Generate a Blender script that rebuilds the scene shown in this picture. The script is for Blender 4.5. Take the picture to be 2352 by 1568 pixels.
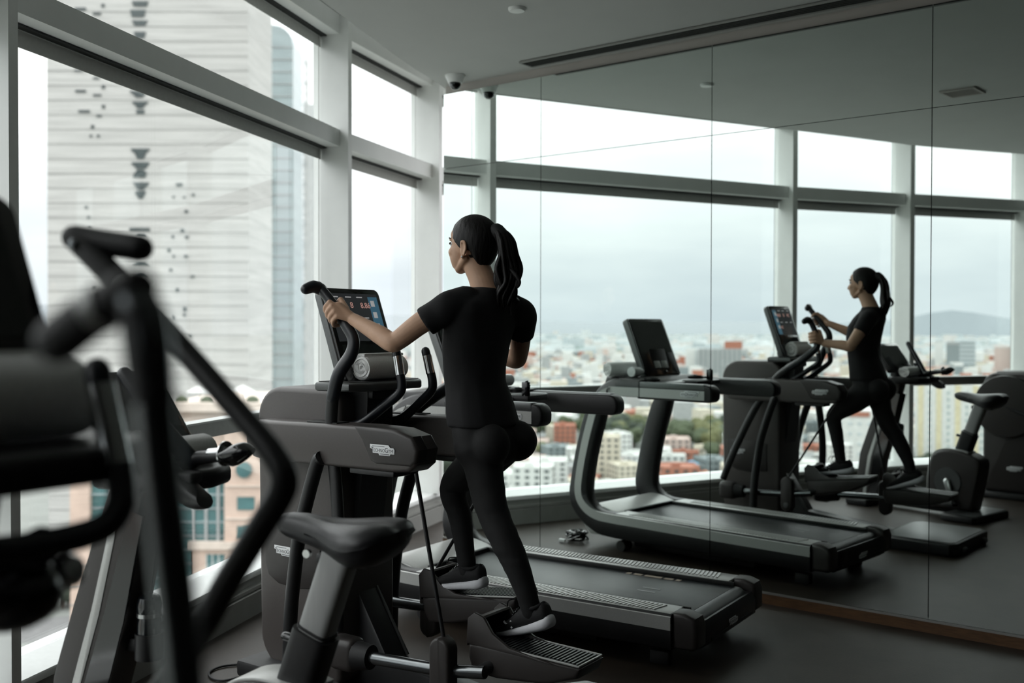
import bpy, bmesh, math, random
from mathutils import Vector, Matrix, noise
for o in list(bpy.data.objects): bpy.data.objects.remove(o, do_unlink=True)
SC = bpy.context.scene
COL = SC.collection
R = math.radians
rnd = random.Random(7)

# ------------------------------------------------------------------ camera
cam_d = bpy.data.cameras.new('camera'); cam = bpy.data.objects.new('camera', cam_d); COL.objects.link(cam)
cam.location = (0, 0, 1.45)
cam.rotation_euler = (R(90 - 0.848), 0, 0)
cam.rotation_euler.rotate_axis('Z', R(0.103))
cam_d.sensor_width = 36; cam_d.lens = 36 * 2356.7 / 2352
cam_d.clip_start = 0.05; cam_d.clip_end = 40000
cam_d.dof.use_dof = True; cam_d.dof.focus_distance = 3.85; cam_d.dof.aperture_fstop = 2.2
SC.camera = cam

# ------------------------------------------------------------------ overcast sky
W = bpy.data.worlds.new('sky'); SC.world = W; W.use_nodes = True
nt = W.node_tree; nt.nodes.clear()
out = nt.nodes.new('ShaderNodeOutputWorld'); bg = nt.nodes.new('ShaderNodeBackground')
tc = nt.nodes.new('ShaderNodeTexCoord'); mp = nt.nodes.new('ShaderNodeMapping')
mp.inputs['Scale'].default_value = (1.6, 1.6, 7.0)
nz = nt.nodes.new('ShaderNodeTexNoise'); nz.inputs['Scale'].default_value = 1.7; nz.inputs['Detail'].default_value = 5; nz.inputs['Roughness'].default_value = .5
rp = nt.nodes.new('ShaderNodeValToRGB')
rp.color_ramp.elements[0].position = .34; rp.color_ramp.elements[0].color = (.84, .86, .88, 1)
rp.color_ramp.elements[1].position = .60; rp.color_ramp.elements[1].color = (1.04, 1.04, 1.03, 1)
nt.links.new(tc.outputs['Generated'], mp.inputs['Vector']); nt.links.new(mp.outputs['Vector'], nz.inputs['Vector'])
nt.links.new(nz.outputs['Fac'], rp.inputs['Fac'])
# the overcast dims into haze towards the horizon, the same all round
sx = nt.nodes.new('ShaderNodeSeparateXYZ'); nt.links.new(tc.outputs['Generated'], sx.inputs['Vector'])
hz = nt.nodes.new('ShaderNodeValToRGB')
for p_, c_ in ((0, (.255, .272, .288, 1)), (.04, (.268, .283, .297, 1)), (.10, (.325, .335, .342, 1)), (.20, (.46, .462, .465, 1)), (.34, (.85, .85, .85, 1)), (1., (1, 1, 1, 1))):
    e_ = hz.color_ramp.elements.new(p_) if p_ not in (0, 1.) else hz.color_ramp.elements[0 if p_ == 0 else -1]
    e_.position = p_; e_.color = c_
nt.links.new(sx.outputs['Z'], hz.inputs['Fac'])
mul = nt.nodes.new('ShaderNodeMix'); mul.data_type = 'RGBA'; mul.blend_type = 'MULTIPLY'; mul.inputs['Factor'].default_value = 1
nt.links.new(rp.outputs['Color'], mul.inputs['A']); nt.links.new(hz.outputs['Color'], mul.inputs['B'])
nt.links.new(mul.outputs['Result'], bg.inputs['Color'])
bg.inputs['Strength'].default_value = 2.5
nt.links.new(bg.outputs['Background'], out.inputs['Surface'])

SC.view_settings.view_transform = 'Standard'; SC.view_settings.look = 'None'
SC.view_settings.exposure = 0.65; SC.view_settings.gamma = 1.0; SC.view_settings.use_curve_mapping = False
SC.cycles.max_bounces = 12; SC.cycles.transparent_max_bounces = 24; SC.cycles.glossy_bounces = 6
SC.cycles.diffuse_bounces = 5
SC.cycles.caustics_reflective = True; SC.cycles.caustics_refractive = False
SC.cycles.sample_clamp_indirect = 6.0

# ------------------------------------------------------------------ materials
MAT = {}
def mat(name, col, rough=.5, metal=0., noise_amt=0., nscale=40., bump=0., bscale=300., emit=None, spec=.5, alpha=None, sheen=0., coat=0., stretch=None):
    m = bpy.data.materials.new(name); m.use_nodes = True; t = m.node_tree
    b = t.nodes['Principled BSDF']
    b.inputs['Base Color'].default_value = (*col, 1); b.inputs['Roughness'].default_value = rough
    b.inputs['Metallic'].default_value = metal; b.inputs['Specular IOR Level'].default_value = spec
    if sheen: b.inputs['Sheen Weight'].default_value = sheen
    if coat: b.inputs['Coat Weight'].default_value = coat; b.inputs['Coat Roughness'].default_value = .08
    tcn = t.nodes.new('ShaderNodeTexCoord'); vec = tcn.outputs['Object']
    if stretch:
        mpn = t.nodes.new('ShaderNodeMapping'); mpn.inputs['Scale'].default_value = stretch
        t.links.new(vec, mpn.inputs['Vector']); vec = mpn.outputs['Vector']
    if noise_amt:
        n = t.nodes.new('ShaderNodeTexNoise'); n.inputs['Scale'].default_value = nscale; n.inputs['Detail'].default_value = 4
        t.links.new(vec, n.inputs['Vector'])
        r = t.nodes.new('ShaderNodeValToRGB')
        r.color_ramp.elements[0].position = .3; r.color_ramp.elements[1].position = .7
        r.color_ramp.elements[0].color = tuple(max(0, c * (1 - noise_amt)) for c in col) + (1,)
        r.color_ramp.elements[1].color = tuple(min(1, c * (1 + noise_amt)) for c in col) + (1,)
        t.links.new(n.outputs['Fac'], r.inputs['Fac']); t.links.new(r.outputs['Color'], b.inputs['Base Color'])
    if bump:
        n2 = t.nodes.new('ShaderNodeTexNoise'); n2.inputs['Scale'].default_value = bscale; n2.inputs['Detail'].default_value = 3
        t.links.new(vec, n2.inputs['Vector'])
        bn = t.nodes.new('ShaderNodeBump'); bn.inputs['Strength'].default_value = bump; bn.inputs['Distance'].default_value = .002
        t.links.new(n2.outputs['Fac'], bn.inputs['Height']); t.links.new(bn.outputs['Normal'], b.inputs['Normal'])
    if emit:
        b.inputs['Emission Color'].default_value = (*emit[:3], 1); b.inputs['Emission Strength'].default_value = emit[3]
    MAT[name] = m
    return m
mat('white_paint', (.70, .715, .70), .45, noise_amt=.02, nscale=6)
mat('window_white', (.87, .885, .87), .38, noise_amt=.02, nscale=8)
mat('blind_fabric', (.62, .62, .60), .8, noise_amt=.04, nscale=60)
mat('slot_black', (.012, .014, .013), .6)
mat('ceiling_paint', (.56, .57, .55), .85, noise_amt=.02, nscale=3)
mat('soffit_white', (.8, .81, .8), .8, noise_amt=.02)
mat('cornice_paint', (.48, .45, .42), .7, noise_amt=.03, nscale=5)
mat('sill_white', (.74, .76, .75), .35, noise_amt=.02)
mat('skirting_grey', (.26, .265, .25), .5, noise_amt=.05, nscale=10)
mat('rail_grey', (.33, .33, .32), .4, .3, noise_amt=.04)
mat('dark_wall', (.045, .042, .038), .7, noise_amt=.06, nscale=4)
mat('floor_brown', (.026, .0195, .0145), .50, spec=.25, noise_amt=.22, nscale=5, bump=.25, bscale=120, stretch=(1, 1, 1))
mat('wood_base', (.105, .052, .022), .45, noise_amt=.3, nscale=9, stretch=(2, 2, 12))
mat('alu_trim', (.42, .42, .40), .35, .7, noise_amt=.05)
mat('black_plastic', (.011, .011, .012), .42, noise_amt=.15, bump=.08, bscale=900)
mat('black_gloss', (.006, .006, .007), .12, noise_amt=.05, coat=.5)
mat('black_rubber', (.008, .008, .009), .60, noise_amt=.2, bump=.3, bscale=700)
mat('navy_rubber', (.010, .012, .016), .33, noise_amt=.15, bump=.08, bscale=700)
mat('taupe_plastic', (.072, .063, .060), .42, noise_amt=.05, nscale=120, bump=.06, bscale=900)
mat('taupe_dark', (.030, .0255, .024), .45, noise_amt=.06, nscale=120, bump=.06, bscale=900)
mat('silver_grey', (.50, .505, .49), .36, .2, noise_amt=.04, nscale=150)
mat('silver_dark', (.13, .135, .135), .34, .45, noise_amt=.05, nscale=150)
mat('brushed_post', (.36, .365, .36), .45, .25, noise_amt=.05, nscale=60, stretch=(1, 1, .1))
mat('chrome', (.62, .63, .63), .16, 1., noise_amt=.03)
mat('chrome_dark', (.16, .17, .175), .22, .9, noise_amt=.05)
mat('belt_black', (.022, .026, .027), .34, noise_amt=.25, nscale=14, bump=.4, bscale=500, stretch=(.15, 1, 1))
mat('belt_print', (.42, .36, .29), .6, noise_amt=.05)
mat('leather_black', (.020, .020, .022), .36, noise_amt=.2, nscale=50, bump=.25, bscale=420)
mat('towel_white', (.88, .88, .87), .95, noise_amt=.07, nscale=180, bump=.9, bscale=420, sheen=.4)
mat('label_white', (.80, .81, .82), .4, noise_amt=.01)
mat('label_ink', (.012, .012, .02), .4)
mat('screen_off', (.013, .017, .017), .14, noise_amt=.05, coat=.3)
mat('screen_ui', (.012, .013, .014), .2, emit=(.03, .033, .035, .35))
mat('ui_red', (.3, .12, .1), .4, emit=(.75, .42, .36, .28))
mat('ui_blue', (.03, .09, .14), .4, emit=(.10, .26, .38, .20))
mat('ui_pale', (.3, .3, .3), .4, emit=(.6, .6, .6, .28))
mat('skin', (.60, .365, .245), .52, noise_amt=.06, nscale=25, bump=.06, bscale=500)
mat('lip', (.34, .13, .10), .45, noise_amt=.04)
mat('eye_white', (.72, .70, .67), .25, noise_amt=.02)
mat('iris_dark', (.02, .012, .008), .2)
mat('hair_black', (.006, .005, .005), .46, spec=.3, noise_amt=.35, nscale=30, bump=.9, bscale=120, stretch=(1, 1, .12))
mat('shirt_black', (.0065, .0065, .0075), .85, noise_amt=.12, nscale=60, bump=.2, bscale=600)
mat('legging_black', (.0055, .0055, .006), .80, noise_amt=.12, nscale=60, bump=.2, bscale=600)
mat('shoe_black', (.008, .008, .009), .7, noise_amt=.2, nscale=150, bump=.6, bscale=500)
mat('sole_white', (.74, .74, .78), .55, noise_amt=.05, nscale=60)
mat('bottle_black', (.010, .012, .014), .10, noise_amt=.1, coat=.8)
mat('cap_silver', (.55, .56, .56), .2, .9, noise_amt=.05)
mat('glass_clear', (.8, .83, .83), .06, coat=.5, noise_amt=.02)
def glossy_mix(name, tint, gl, ior=1.5, rough=0.):
    m = bpy.data.materials.new(name); m.use_nodes = True; t = m.node_tree; t.nodes.clear()
    o = t.nodes.new('ShaderNodeOutputMaterial'); mx = t.nodes.new('ShaderNodeMixShader')
    tr = t.nodes.new('ShaderNodeBsdfTransparent'); tr.inputs['Color'].default_value = (*tint, 1)
    g = t.nodes.new('ShaderNodeBsdfGlossy'); g.inputs['Roughness'].default_value = rough; g.inputs['Color'].default_value = (gl, gl, gl, 1)
    fr = t.nodes.new('ShaderNodeFresnel'); ge = t.nodes.new('ShaderNodeNewGeometry'); ma = t.nodes.new('ShaderNodeMath'); ma.operation = 'MULTIPLY_ADD'
    ma.inputs[1].default_value = 1 / ior - ior; ma.inputs[2].default_value = ior      # same reflectance on both faces of the pane
    t.links.new(ge.outputs['Backfacing'], ma.inputs[0]); t.links.new(ma.outputs['Value'], fr.inputs['IOR'])
    t.links.new(fr.outputs['Fac'], mx.inputs['Fac']); t.links.new(tr.outputs['BSDF'], mx.inputs[1]); t.links.new(g.outputs['BSDF'], mx.inputs[2])
    t.links.new(mx.outputs['Shader'], o.inputs['Surface']); MAT[name] = m
glossy_mix('window_glass', (.965, .98, .975), 1., 1.45)
def mirror_mat():
    m = bpy.data.materials.new('mirror'); m.use_nodes = True; t = m.node_tree; t.nodes.clear()
    o = t.nodes.new('ShaderNodeOutputMaterial'); g = t.nodes.new('ShaderNodeBsdfGlossy')
    g.inputs['Roughness'].default_value = 0.; g.inputs['Color'].default_value = (.82, .885, .855, 1)
    t.links.new(g.outputs['BSDF'], o.inputs['Surface']); MAT['mirror'] = m
mirror_mat()

# ------------------------------------------------------------------ mesh helpers
def smooth_mesh(me, ang=38):
    for p in me.polygons: p.use_smooth = True
    me.set_sharp_from_angle(angle=R(ang))
def link(name, me, parent=None, matl=None):
    o = bpy.data.objects.new(name, me); COL.objects.link(o)
    if matl: me.materials.append(MAT[matl])
    if parent: o.parent = parent
    return o
def tag(o, label=None, cat=None, group=None, kind=None):
    if label: o['label'] = label
    if cat: o['category'] = cat
    if group: o['group'] = group
    if kind: o['kind'] = kind
    return o
def thing(name, label, cat, loc=(0, 0, 0), rotz=0., group=None):
    o = bpy.data.objects.new(name, None); COL.objects.link(o); o.empty_display_size = .1
    o.location = loc; o.rotation_euler = (0, 0, rotz)
    return tag(o, label, cat, group)
def catmull(pts, n):
    P = [Vector(p) for p in pts]; P = [P[0] * 2 - P[1]] + P + [P[-1] * 2 - P[-2]]; outp = []
    for i in range(1, len(P) - 2):
        for k in range(n):
            t = k / n; a, b, c, d = P[i - 1], P[i], P[i + 1], P[i + 2]
            outp.append(.5 * ((2 * b) + (-a + c) * t + (2 * a - 5 * b + 4 * c - d) * t * t + (-a + 3 * b - 3 * c + d) * t ** 3))
    outp.append(P[-2]); return outp
def lerp_list(v, n):
    outp = []
    for i in range(len(v) - 1):
        for k in range(n): outp.append(v[i] + (v[i + 1] - v[i]) * k / n)
    outp.append(v[-1]); return outp
class MB:
    def __init__(s): s.bm = bmesh.new()
    def box(s, c, size, rot=None, bev=0., seg=2):
        M = Matrix.Translation(c) @ (rot.to_4x4() if rot else Matrix()) @ Matrix.Diagonal((*size, 1)); n = s.bm.verts.new
        v = [n(M @ Vector((x, y, z))) for x in (-.5, .5) for y in (-.5, .5) for z in (-.5, .5)]
        fs = [s.bm.faces.new([v[i] for i in q]) for q in ((0, 1, 3, 2), (4, 6, 7, 5), (0, 4, 5, 1), (2, 3, 7, 6), (0, 2, 6, 4), (1, 5, 7, 3))]
        if bev:
            es = list({e for f in fs for e in f.edges})
            bmesh.ops.bevel(s.bm, geom=es, offset=bev, segments=seg, profile=.5, affect='EDGES')
        return s
    def prism(s, poly, a, b, axis='y', bev=0., seg=2):
        def P(u, v, w): return {'y': (u, w, v), 'x': (w, u, v), 'z': (u, v, w)}[axis]
        A = [s.bm.verts.new(P(u, v, a)) for u, v in poly]; B = [s.bm.verts.new(P(u, v, b)) for u, v in poly]
        n = len(poly); fs = []
        fs.append(s.bm.faces.new(A)); fs.append(s.bm.faces.new(B[::-1]))
        for i in range(n): fs.append(s.bm.faces.new((A[i], B[i], B[(i + 1) % n], A[(i + 1) % n])))
        bmesh.ops.recalc_face_normals(s.bm, faces=fs)
        if bev:
            es = list({e for f in fs[:2] for e in f.edges})
            bmesh.ops.bevel(s.bm, geom=es, offset=bev, segments=seg, profile=.5, affect='EDGES')
        return s
    def ring_loft(s, rings, cap=True, closed=False):
        V = [[s.bm.verts.new(p) for p in r] for r in rings]; n = len(V[0]); fs = []
        m = len(V)
        for i in range(m if closed else m - 1):
            a, b = V[i], V[(i + 1) % m]
            for k in range(n): fs.append(s.bm.faces.new((a[k], a[(k + 1) % n], b[(k + 1) % n], b[k])))
        if cap and not closed: fs.append(s.bm.faces.new(V[0][::-1])); fs.append(s.bm.faces.new(V[-1]))
        bmesh.ops.recalc_face_normals(s.bm, faces=fs); return s
    def tube(s, pts, r, seg=12, sub=0, flat=None, up=None, dome=False):
        P = [Vector(p) for p in pts]; rr = list(r) if isinstance(r, (list, tuple)) else [r] * len(P)
        if sub: P, rr = catmull(P, sub), lerp_list(rr, sub)
        T = []
        for i in range(len(P)):
            d = P[min(i + 1, len(P) - 1)] - P[max(i - 1, 0)]; T.append(d.normalized())
        u = Vector(up) if up else (Vector((0, 0, 1)) if abs(T[0].z) < .9 else Vector((1, 0, 0)))
        x = (u - T[0] * u.dot(T[0])).normalized()
        if dome:
            P2, r2, T2 = [], [], []
            for a in (80, 55, 28): P2.append(P[0] - T[0] * rr[0] * math.sin(R(a))); r2.append(rr[0] * math.cos(R(a))); T2.append(T[0])
            P2 += P; r2 += rr; T2 += T
            for a in (28, 55, 80): P2.append(P[-1] + T[-1] * rr[-1] * math.sin(R(a))); r2.append(rr[-1] * math.cos(R(a))); T2.append(T[-1])
            P, rr, T = P2, r2, T2
        rings = []
        for i, p in enumerate(P):
            x = (x - T[i] * x.dot(T[i])).normalized(); y = T[i].cross(x)
            fl = flat or 1.
            rings.append([p + x * (rr[i] * math.cos(2 * math.pi * k / seg)) + y * (rr[i] * fl * math.sin(2 * math.pi * k / seg)) for k in range(seg)])
        return s.ring_loft(rings)
    def lathe(s, prof, c=(0, 0, 0), seg=24, M=None):
        M = M or Matrix.Translation(c)
        rings = [[M @ Vector((max(r, 1e-4) * math.cos(2 * math.pi * k / seg), max(r, 1e-4) * math.sin(2 * math.pi * k / seg), z)) for k in range(seg)] for r, z in prof]
        return s.ring_loft(rings)
    def ball(s, c, r, seg=20, rot=None):
        r = r if isinstance(r, (list, tuple)) else (r, r, r)
        q = bmesh.ops.create_uvsphere(s.bm, u_segments=seg, v_segments=seg // 2 + 2, radius=1.)
        bmesh.ops.transform(s.bm, matrix=Matrix.Translation(c) @ (rot.to_4x4() if rot else Matrix()) @ Matrix.Diagonal((*r, 1)), verts=q['verts']); return s
    def mesh(s, ang=38):
        me = bpy.data.meshes.new('m'); s.bm.to_mesh(me); s.bm.free(); smooth_mesh(me, ang); return me
    def build(s, name, m, parent=None, ang=38):
        me = s.mesh(ang); me.name = name; return link(name, me, parent, m)
def rrect(x0, z0, x1, z1, r, n=5):
    rs = r if isinstance(r, (list, tuple)) else (r,) * 4; p = []
    for (cx, cz, a0, q) in ((x1, z1, 0, rs[0]), (x0, z1, 90, rs[1]), (x0, z0, 180, rs[2]), (x1, z0, 270, rs[3])):
        sx = -1 if cx == x1 else 1; sz = -1 if cz == z1 else 1
        if q <= 0: p.append((cx, cz)); continue
        for k in range(n + 1):
            a = R(a0 + 90 * k / n); p.append((cx + sx * q + q * math.cos(a), cz + sz * q + q * math.sin(a)))
    return p
def ribbon(path, w):
    # closed 2-D outline of a band of width w (list or number) that follows path
    n = len(path); L, Rr = [], []
    for i, p in enumerate(path):
        a = path[max(0, i - 1)]; b = path[min(n - 1, i + 1)]; d = Vector((b[0] - a[0], b[1] - a[1])).normalized(); nn = Vector((-d.y, d.x))
        ww = w[i] if isinstance(w, (list, tuple)) else w
        L.append((p[0] + nn.x * ww / 2, p[1] + nn.y * ww / 2)); Rr.append((p[0] - nn.x * ww / 2, p[1] - nn.y * ww / 2))
    return L + Rr[::-1]
def c2(pts, n=5): return [(v.x, v.y) for v in catmull([(a, b, 0) for a, b in pts], n)]
_font = {}
def text_mesh(txt, size=1.):
    k = (txt, size)
    if k not in _font:
        cu = bpy.data.curves.new('t', 'FONT'); cu.body = txt; cu.size = size; cu.extrude = .012 * size; cu.align_x = 'LEFT'
        cu.resolution_u = 3
        ob = bpy.data.objects.new('t', cu); COL.objects.link(ob); bpy.context.view_layer.update()
        me = bpy.data.meshes.new_from_object(ob.evaluated_get(bpy.context.evaluated_depsgraph_get()))
        w = max(v.co.x for v in me.vertices) if me.vertices else 0
        bpy.data.objects.remove(ob); _font[k] = (me, w)
    return _font[k]
def add_text(bm, txt, size, x, y, z=0, width=None):
    me, w = text_mesh(txt, size); t = bmesh.new(); t.from_mesh(me)
    sx = (width / w) if width else 1.
    bmesh.ops.transform(t, matrix=Matrix.Translation((x, y, z)) @ Matrix.Diagonal((sx, 1, 1, 1)), verts=t.verts)
    tmp = bpy.data.meshes.new('x'); t.to_mesh(tmp); t.free(); bm.from_mesh(tmp); bpy.data.meshes.remove(tmp)
    return (width or w)
_logo = []
def logo(parent, M, width=.118, ink='label_ink', face='label_white'):
    """Stepped white maker's plate with its lettering; M maps plate axes (u right, v up, w out)."""
    if not _logo:
        poly = [(0, .33), (.0, .205), (.10, .175), (.10, .06), (.33, .06), (.37, 0), (.80, 0), (.83, .06), (.985, .06), (1, .19), (.96, .25), (.83, .25), (.76, .33)]
        b = MB(); b.prism(poly, 0, .012, 'z', bev=.004); _logo.append(b.mesh())
        bm = bmesh.new()
        add_text(bm, 'T', .21, .045, .10, .012, .10); add_text(bm, 'ECHNO', .15, .135, .10, .012, .47)
        add_text(bm, 'G', .21, .60, .10, .012, .13); add_text(bm, 'YM', .15, .735, .10, .012, .20)
        t = MB(); t.bm.free(); t.bm = bm
        t.box((.35, .278, .014), (.50, .014, .01)); t.box((.585, .045, .014), (.37, .014, .01))
        _logo.append(t.mesh())
    S = M @ Matrix.Scale(width, 4)
    p = bpy.data.objects.new('logo_plate', _logo[0]); COL.objects.link(p); p.parent = parent; p.matrix_local = S
    l = bpy.data.objects.new('lettering', _logo[1]); COL.objects.link(l); l.parent = p
    if not _logo[0].materials: _logo[0].materials.append(MAT[face]); _logo[1].materials.append(MAT[ink])
    return p
def basis(o, u, v):
    u = Vector(u).normalized(); v = Vector(v).normalized(); w = u.cross(v)
    return Matrix(((u.x, v.x, w.x, o[0]), (u.y, v.y, w.y, o[1]), (u.z, v.z, w.z, o[2]), (0, 0, 0, 1)))
# ------------------------------------------------------------------ the room
def struct(name, b, m, parent=None, ang=38):
    o = b.build(name, m, parent, ang)
    if not parent: o['kind'] = 'structure'
    return o
MN = Vector((.6170, .7870, 0)); MT = Vector((.7870, -.6170, 0)); MC = 5.0364     # mirror wall: normal (away from the room), run, distance
def mp_(t, d, z): return MT * t + MN * (MC + d) + Vector((0, 0, z))              # t along the wall, d behind the mirror face
T0 = Vector((-.4513, 6.7547, 0)).dot(MT)
GL = [(.35, 9.75), (-.15, 8.85), (-.71, 7.70), (-1.18, 6.353), (-1.89, 3.541), (-2.055, 2.275), (-2.21, .87), (-2.30, -.45)]   # glass line of the curved front
CE = [(-.30, 7.45), (-.468, 6.755), (-.63, 6.2), (-.78, 5.6), (-.90, 5.1), (-1.03, 4.6), (-1.27, 3.73), (-1.42, 3.15), (-1.58, 2.57), (-1.66, 2.2), (-1.77, 1.18), (-1.85, 0), (-1.9, -1.2), (-1.92, -5.2)]
HC = 3.025
def poly_slab(poly, z0, z1):
    b = MB(); b.prism(poly, z0, z1, 'z'); return b
right = mp_(T0 + 9.2, 0, 0)
flo = [(x - .02, y) for x, y in GL] + [(-2.32, -5.3), (7.2, -5.3), (7.2, 9.75)]
struct('floor', poly_slab(flo, -.12, 0), 'floor_brown')
cl = [(v.x, v.y) for v in catmull([(x, y, 0) for x, y in CE], 4)] + [(7.2, -5.2), (7.2, 7.45)]
struct('ceiling', poly_slab(cl, HC, HC + .3), 'ceiling_paint')
struct('ceiling_recess', poly_slab([(x - .3, y) for x, y in GL] + [(-2.6, -5.3), (-1.5, -5.3), (-.8, 3), (.4, 7.6), (.7, 9.7)], HC + .36, HC + .5), 'soffit_white')
bw = MB(); bw.box((2.4, -5.25, 1.7), (10, .12, 3.6)); struct('wall_back', bw, 'dark_wall')
bw = MB(); bw.box((7.2, 1.0, 1.7), (.12, 13, 3.6)); struct('wall_right', bw, 'dark_wall')
bw = MB(); bw.box((-2.36, -2.88, 1.7), (.12, 4.82, 3.6)); struct('wall_left_unseen', bw, 'dark_wall')  # unseen wall instead of further windows, added to darken the far ceiling
def wallbox(t0, t1, d0, d1, z0, z1, b=None):
    b = b or MB(); P = [mp_(t, d, z) for t, d in ((t0, d0), (t1, d0), (t1, d1), (t0, d1)) for z in (z0,)]
    b.prism([(p.x, p.y) for p in P], z0, z1, 'z'); return b
struct('wall_mirror', wallbox(T0, T0 + 9.2, .022, .16, 0, HC), 'cornice_paint')
struct('baseboard_mirror', wallbox(T0, T0 + 9.2, -.004, .022, 0, .052), 'wood_base')
struct('trim_1', wallbox(T0, T0 + 9.2, -.006, .022, .052, .062), 'alu_trim')
# mirror: upper and lower sheet in every bay
wm = thing('wall_mirror', 'wall-high frameless mirror of large sheets with thin seams', 'mirror', tuple(mp_(T0, 0, .063)))
seams = [T0] + [Vector((x, y, 0)).dot(MT) for x, y in ((.1745, 6.2638), (1.0771, 5.5559), (1.9776, 4.8496))]
seams += [seams[-1] + 1.146, seams[-1] + 2.292, seams[-1] + 3.438, seams[-1] + 4.584, seams[-1] + 5.7]
for i in range(len(seams) - 1):
    for z0, z1 in ((.064, 2.4805), (2.4835, 2.967)):
        b = MB(); o = mp_(T0, 0, .063)
        c = mp_((seams[i] + seams[i + 1]) / 2, .006, (z0 + z1) / 2) - o
        b.box(c, (seams[i + 1] - seams[i] - .004, .012, z1 - z0), Matrix.Rotation(math.atan2(MT.y, MT.x), 3, 'Z'))
        b.build('mirror_panel', 'mirror', wm)
b = wallbox(T0 + .01, T0 + 9.1, .013, .020, .07, 2.96); q = b.build('backing', 'slot_black'); q.parent = wm; q.matrix_parent_inverse = Matrix.Translation(-mp_(T0, 0, .063))

# curved window front: panes, fins, transoms, blinds, sill, handrail
def seg_frame(i):
    a = Vector((*GL[i], 0)); c = Vector((*GL[i + 1], 0)); d = (a - c).normalized(); n = Vector((d.y, -d.x, 0)); return a, c, d, n
def seg_box(b, a, c, n, o0, o1, z0, z1, e0=0., e1=0.):
    d = (a - c).normalized(); A = a - d * e0; C = c + d * e1
    P = [A + n * o0, A + n * o1, C + n * o1, C + n * o0]; b.prism([(p.x, p.y) for p in P], z0, z1, 'z'); return b
ZS, ZT, ZH = .225, 2.535, 3.22
for i in range(len(GL) - 1):
    a, c, d, n = seg_frame(i); w = i + 1
    t = bpy.data.objects.new('window_%d' % w, None); COL.objects.link(t); t['kind'] = 'structure'
    for z0, z1 in ((ZS, ZT), (ZT + .07, ZH)):
        b = MB(); seg_box(b, a, c, n, -.006, .006, z0, z1, .02, .02); struct('pane', b, 'window_glass', t)
    b = MB(); seg_box(b, a, c, n, .012, .135, ZT + .012, ZT + .115, .03, .03); struct('transom', b, 'window_white', t)
    b = MB(); seg_box(b, a, c, n, .012, .135, ZH + .012, ZH + .13, .03, .03); struct('head_rail', b, 'window_white', t)
    b = MB(); seg_box(b, a, c, n, -.03, .012, ZT, ZT + .115, .0, .0); seg_box(b, a, c, n, -.03, .012, ZH, ZH + .2); struct('glazing_bar', b, 'window_white', t)
    for zz in (ZT, ZH):
        b = MB(); seg_box(b, a, c, n, .012, .05, zz + .004, zz + .0115, .03, .03); struct('blind_slot', b, 'slot_black', t)
        b = MB(); seg_box(b, a, c, n, .006, .011, zz - .062, zz + .02, .03, .03); struct('blind_hem', b, 'blind_fabric', t)
    for s in (.07, None):
        e = a - d * .085 if s else c + d * .085
        b = MB(); b.tube([e + n * .022 + Vector((0, 0, ZS)), e + n * .022 + Vector((0, 0, ZT))], .0022, 6); b.tube([e + n * .022 + Vector((0, 0, ZT + .1)), e + n * .022 + Vector((0, 0, ZH))], .0022, 6)
        struct('guide_wire', b, 'alu_trim', t)
    # sill: sloping white board, then a shadow gap and the grey skirting
    b = MB()
    A, C = a, c
    sec = [(-.05, ZS - .05), (-.05, ZS + .006), (.155, ZS - .022), (.16, ZS - .030), (.16, ZS - .05)]
    b.ring_loft([[p + n * o + Vector((0, 0, z)) for o, z in sec] for p in (A, C)]); struct('sill', b, 'sill_white', t)
    b = MB(); seg_box(b, a, c, n, -.05, .150, .135, ZS - .05); seg_box(b, a, c, n, -.05, .185, .118, .135); struct('sill_step', b, 'skirting_grey', t)
    b = MB(); seg_box(b, a, c, n, -.05, .2, 0, .112); struct('skirting', b, 'skirting_grey', t)
    b = MB(); seg_box(b, a, c, n, .02, .095, .915, .985, .02, .02); struct('handrail', b, 'rail_grey', t)
    b = MB(); seg_box(b, a, c, n, .015, .10, .986, .995, .02, .02); struct('rail_cap', b, 'sill_white', t)
for i in range(1, len(GL) - 1):
    a, c, d, n = seg_frame(i - 1); _, _, d2, n2 = seg_frame(i)
    nn = (n + n2).normalized(); dd = (d + d2).normalized(); J = Vector((*GL[i], 0))
    b = MB(); P = [J + dd * .025 - nn * .04, J + dd * .025 + nn * .195, J - dd * .025 + nn * .195, J - dd * .025 - nn * .04]
    b.prism([(p.x, p.y) for p in P], ZS - .02, HC + .36, 'z', bev=.004); struct('trim_%d' % (i + 1), b, 'window_white')

# ceiling fittings
def ceil_rot(): return math.atan2(MT.y, MT.x)
sv = thing('slot_diffuser', 'long dark linear air slot in the ceiling along the mirror', 'vent', tuple(mp_(T0 + .78, -.128, HC)), ceil_rot())
L = 6.5
b = MB(); b.box((L / 2, 0, -.004), (L, .13, .008)); b.build('backing', 'slot_black', sv)
for y in (-.062, .062):
    b = MB(); b.box((L / 2, y, -.008), (L, .014, .012), bev=.003); b.build('frame', 'skirting_grey', sv)
for x in (0, L):
    b = MB(); b.box((x, 0, -.008), (.014, .13, .012), bev=.003); b.build('frame', 'skirting_grey', sv)
for y in (-.034, -.012, .012, .034):
    b = MB(); b.box((L / 2, y, -.009), (L - .02, .006, .012)); b.build('slat', 'slot_black', sv)
sd = thing('smoke_detector', 'small white round detector disc on the grey ceiling', 'detector', (.021, 5.104, HC))
b = MB(); b.lathe([(.001, 0), (.043, 0), (.043, -.008), (.038, -.016), (.001, -.019)], seg=28); b.build('cover', 'window_white', sd)
dc = thing('dome_camera', 'white dome security camera with dark bubble hung from the ceiling corner', 'camera', (-.36, 6.47, HC))
b = MB(); b.lathe([(.001, 0), (.063, 0), (.063, -.008), (.052, -.03), (.046, -.048), (.001, -.05)], seg=32); b.build('mount', 'window_white', dc)
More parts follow.
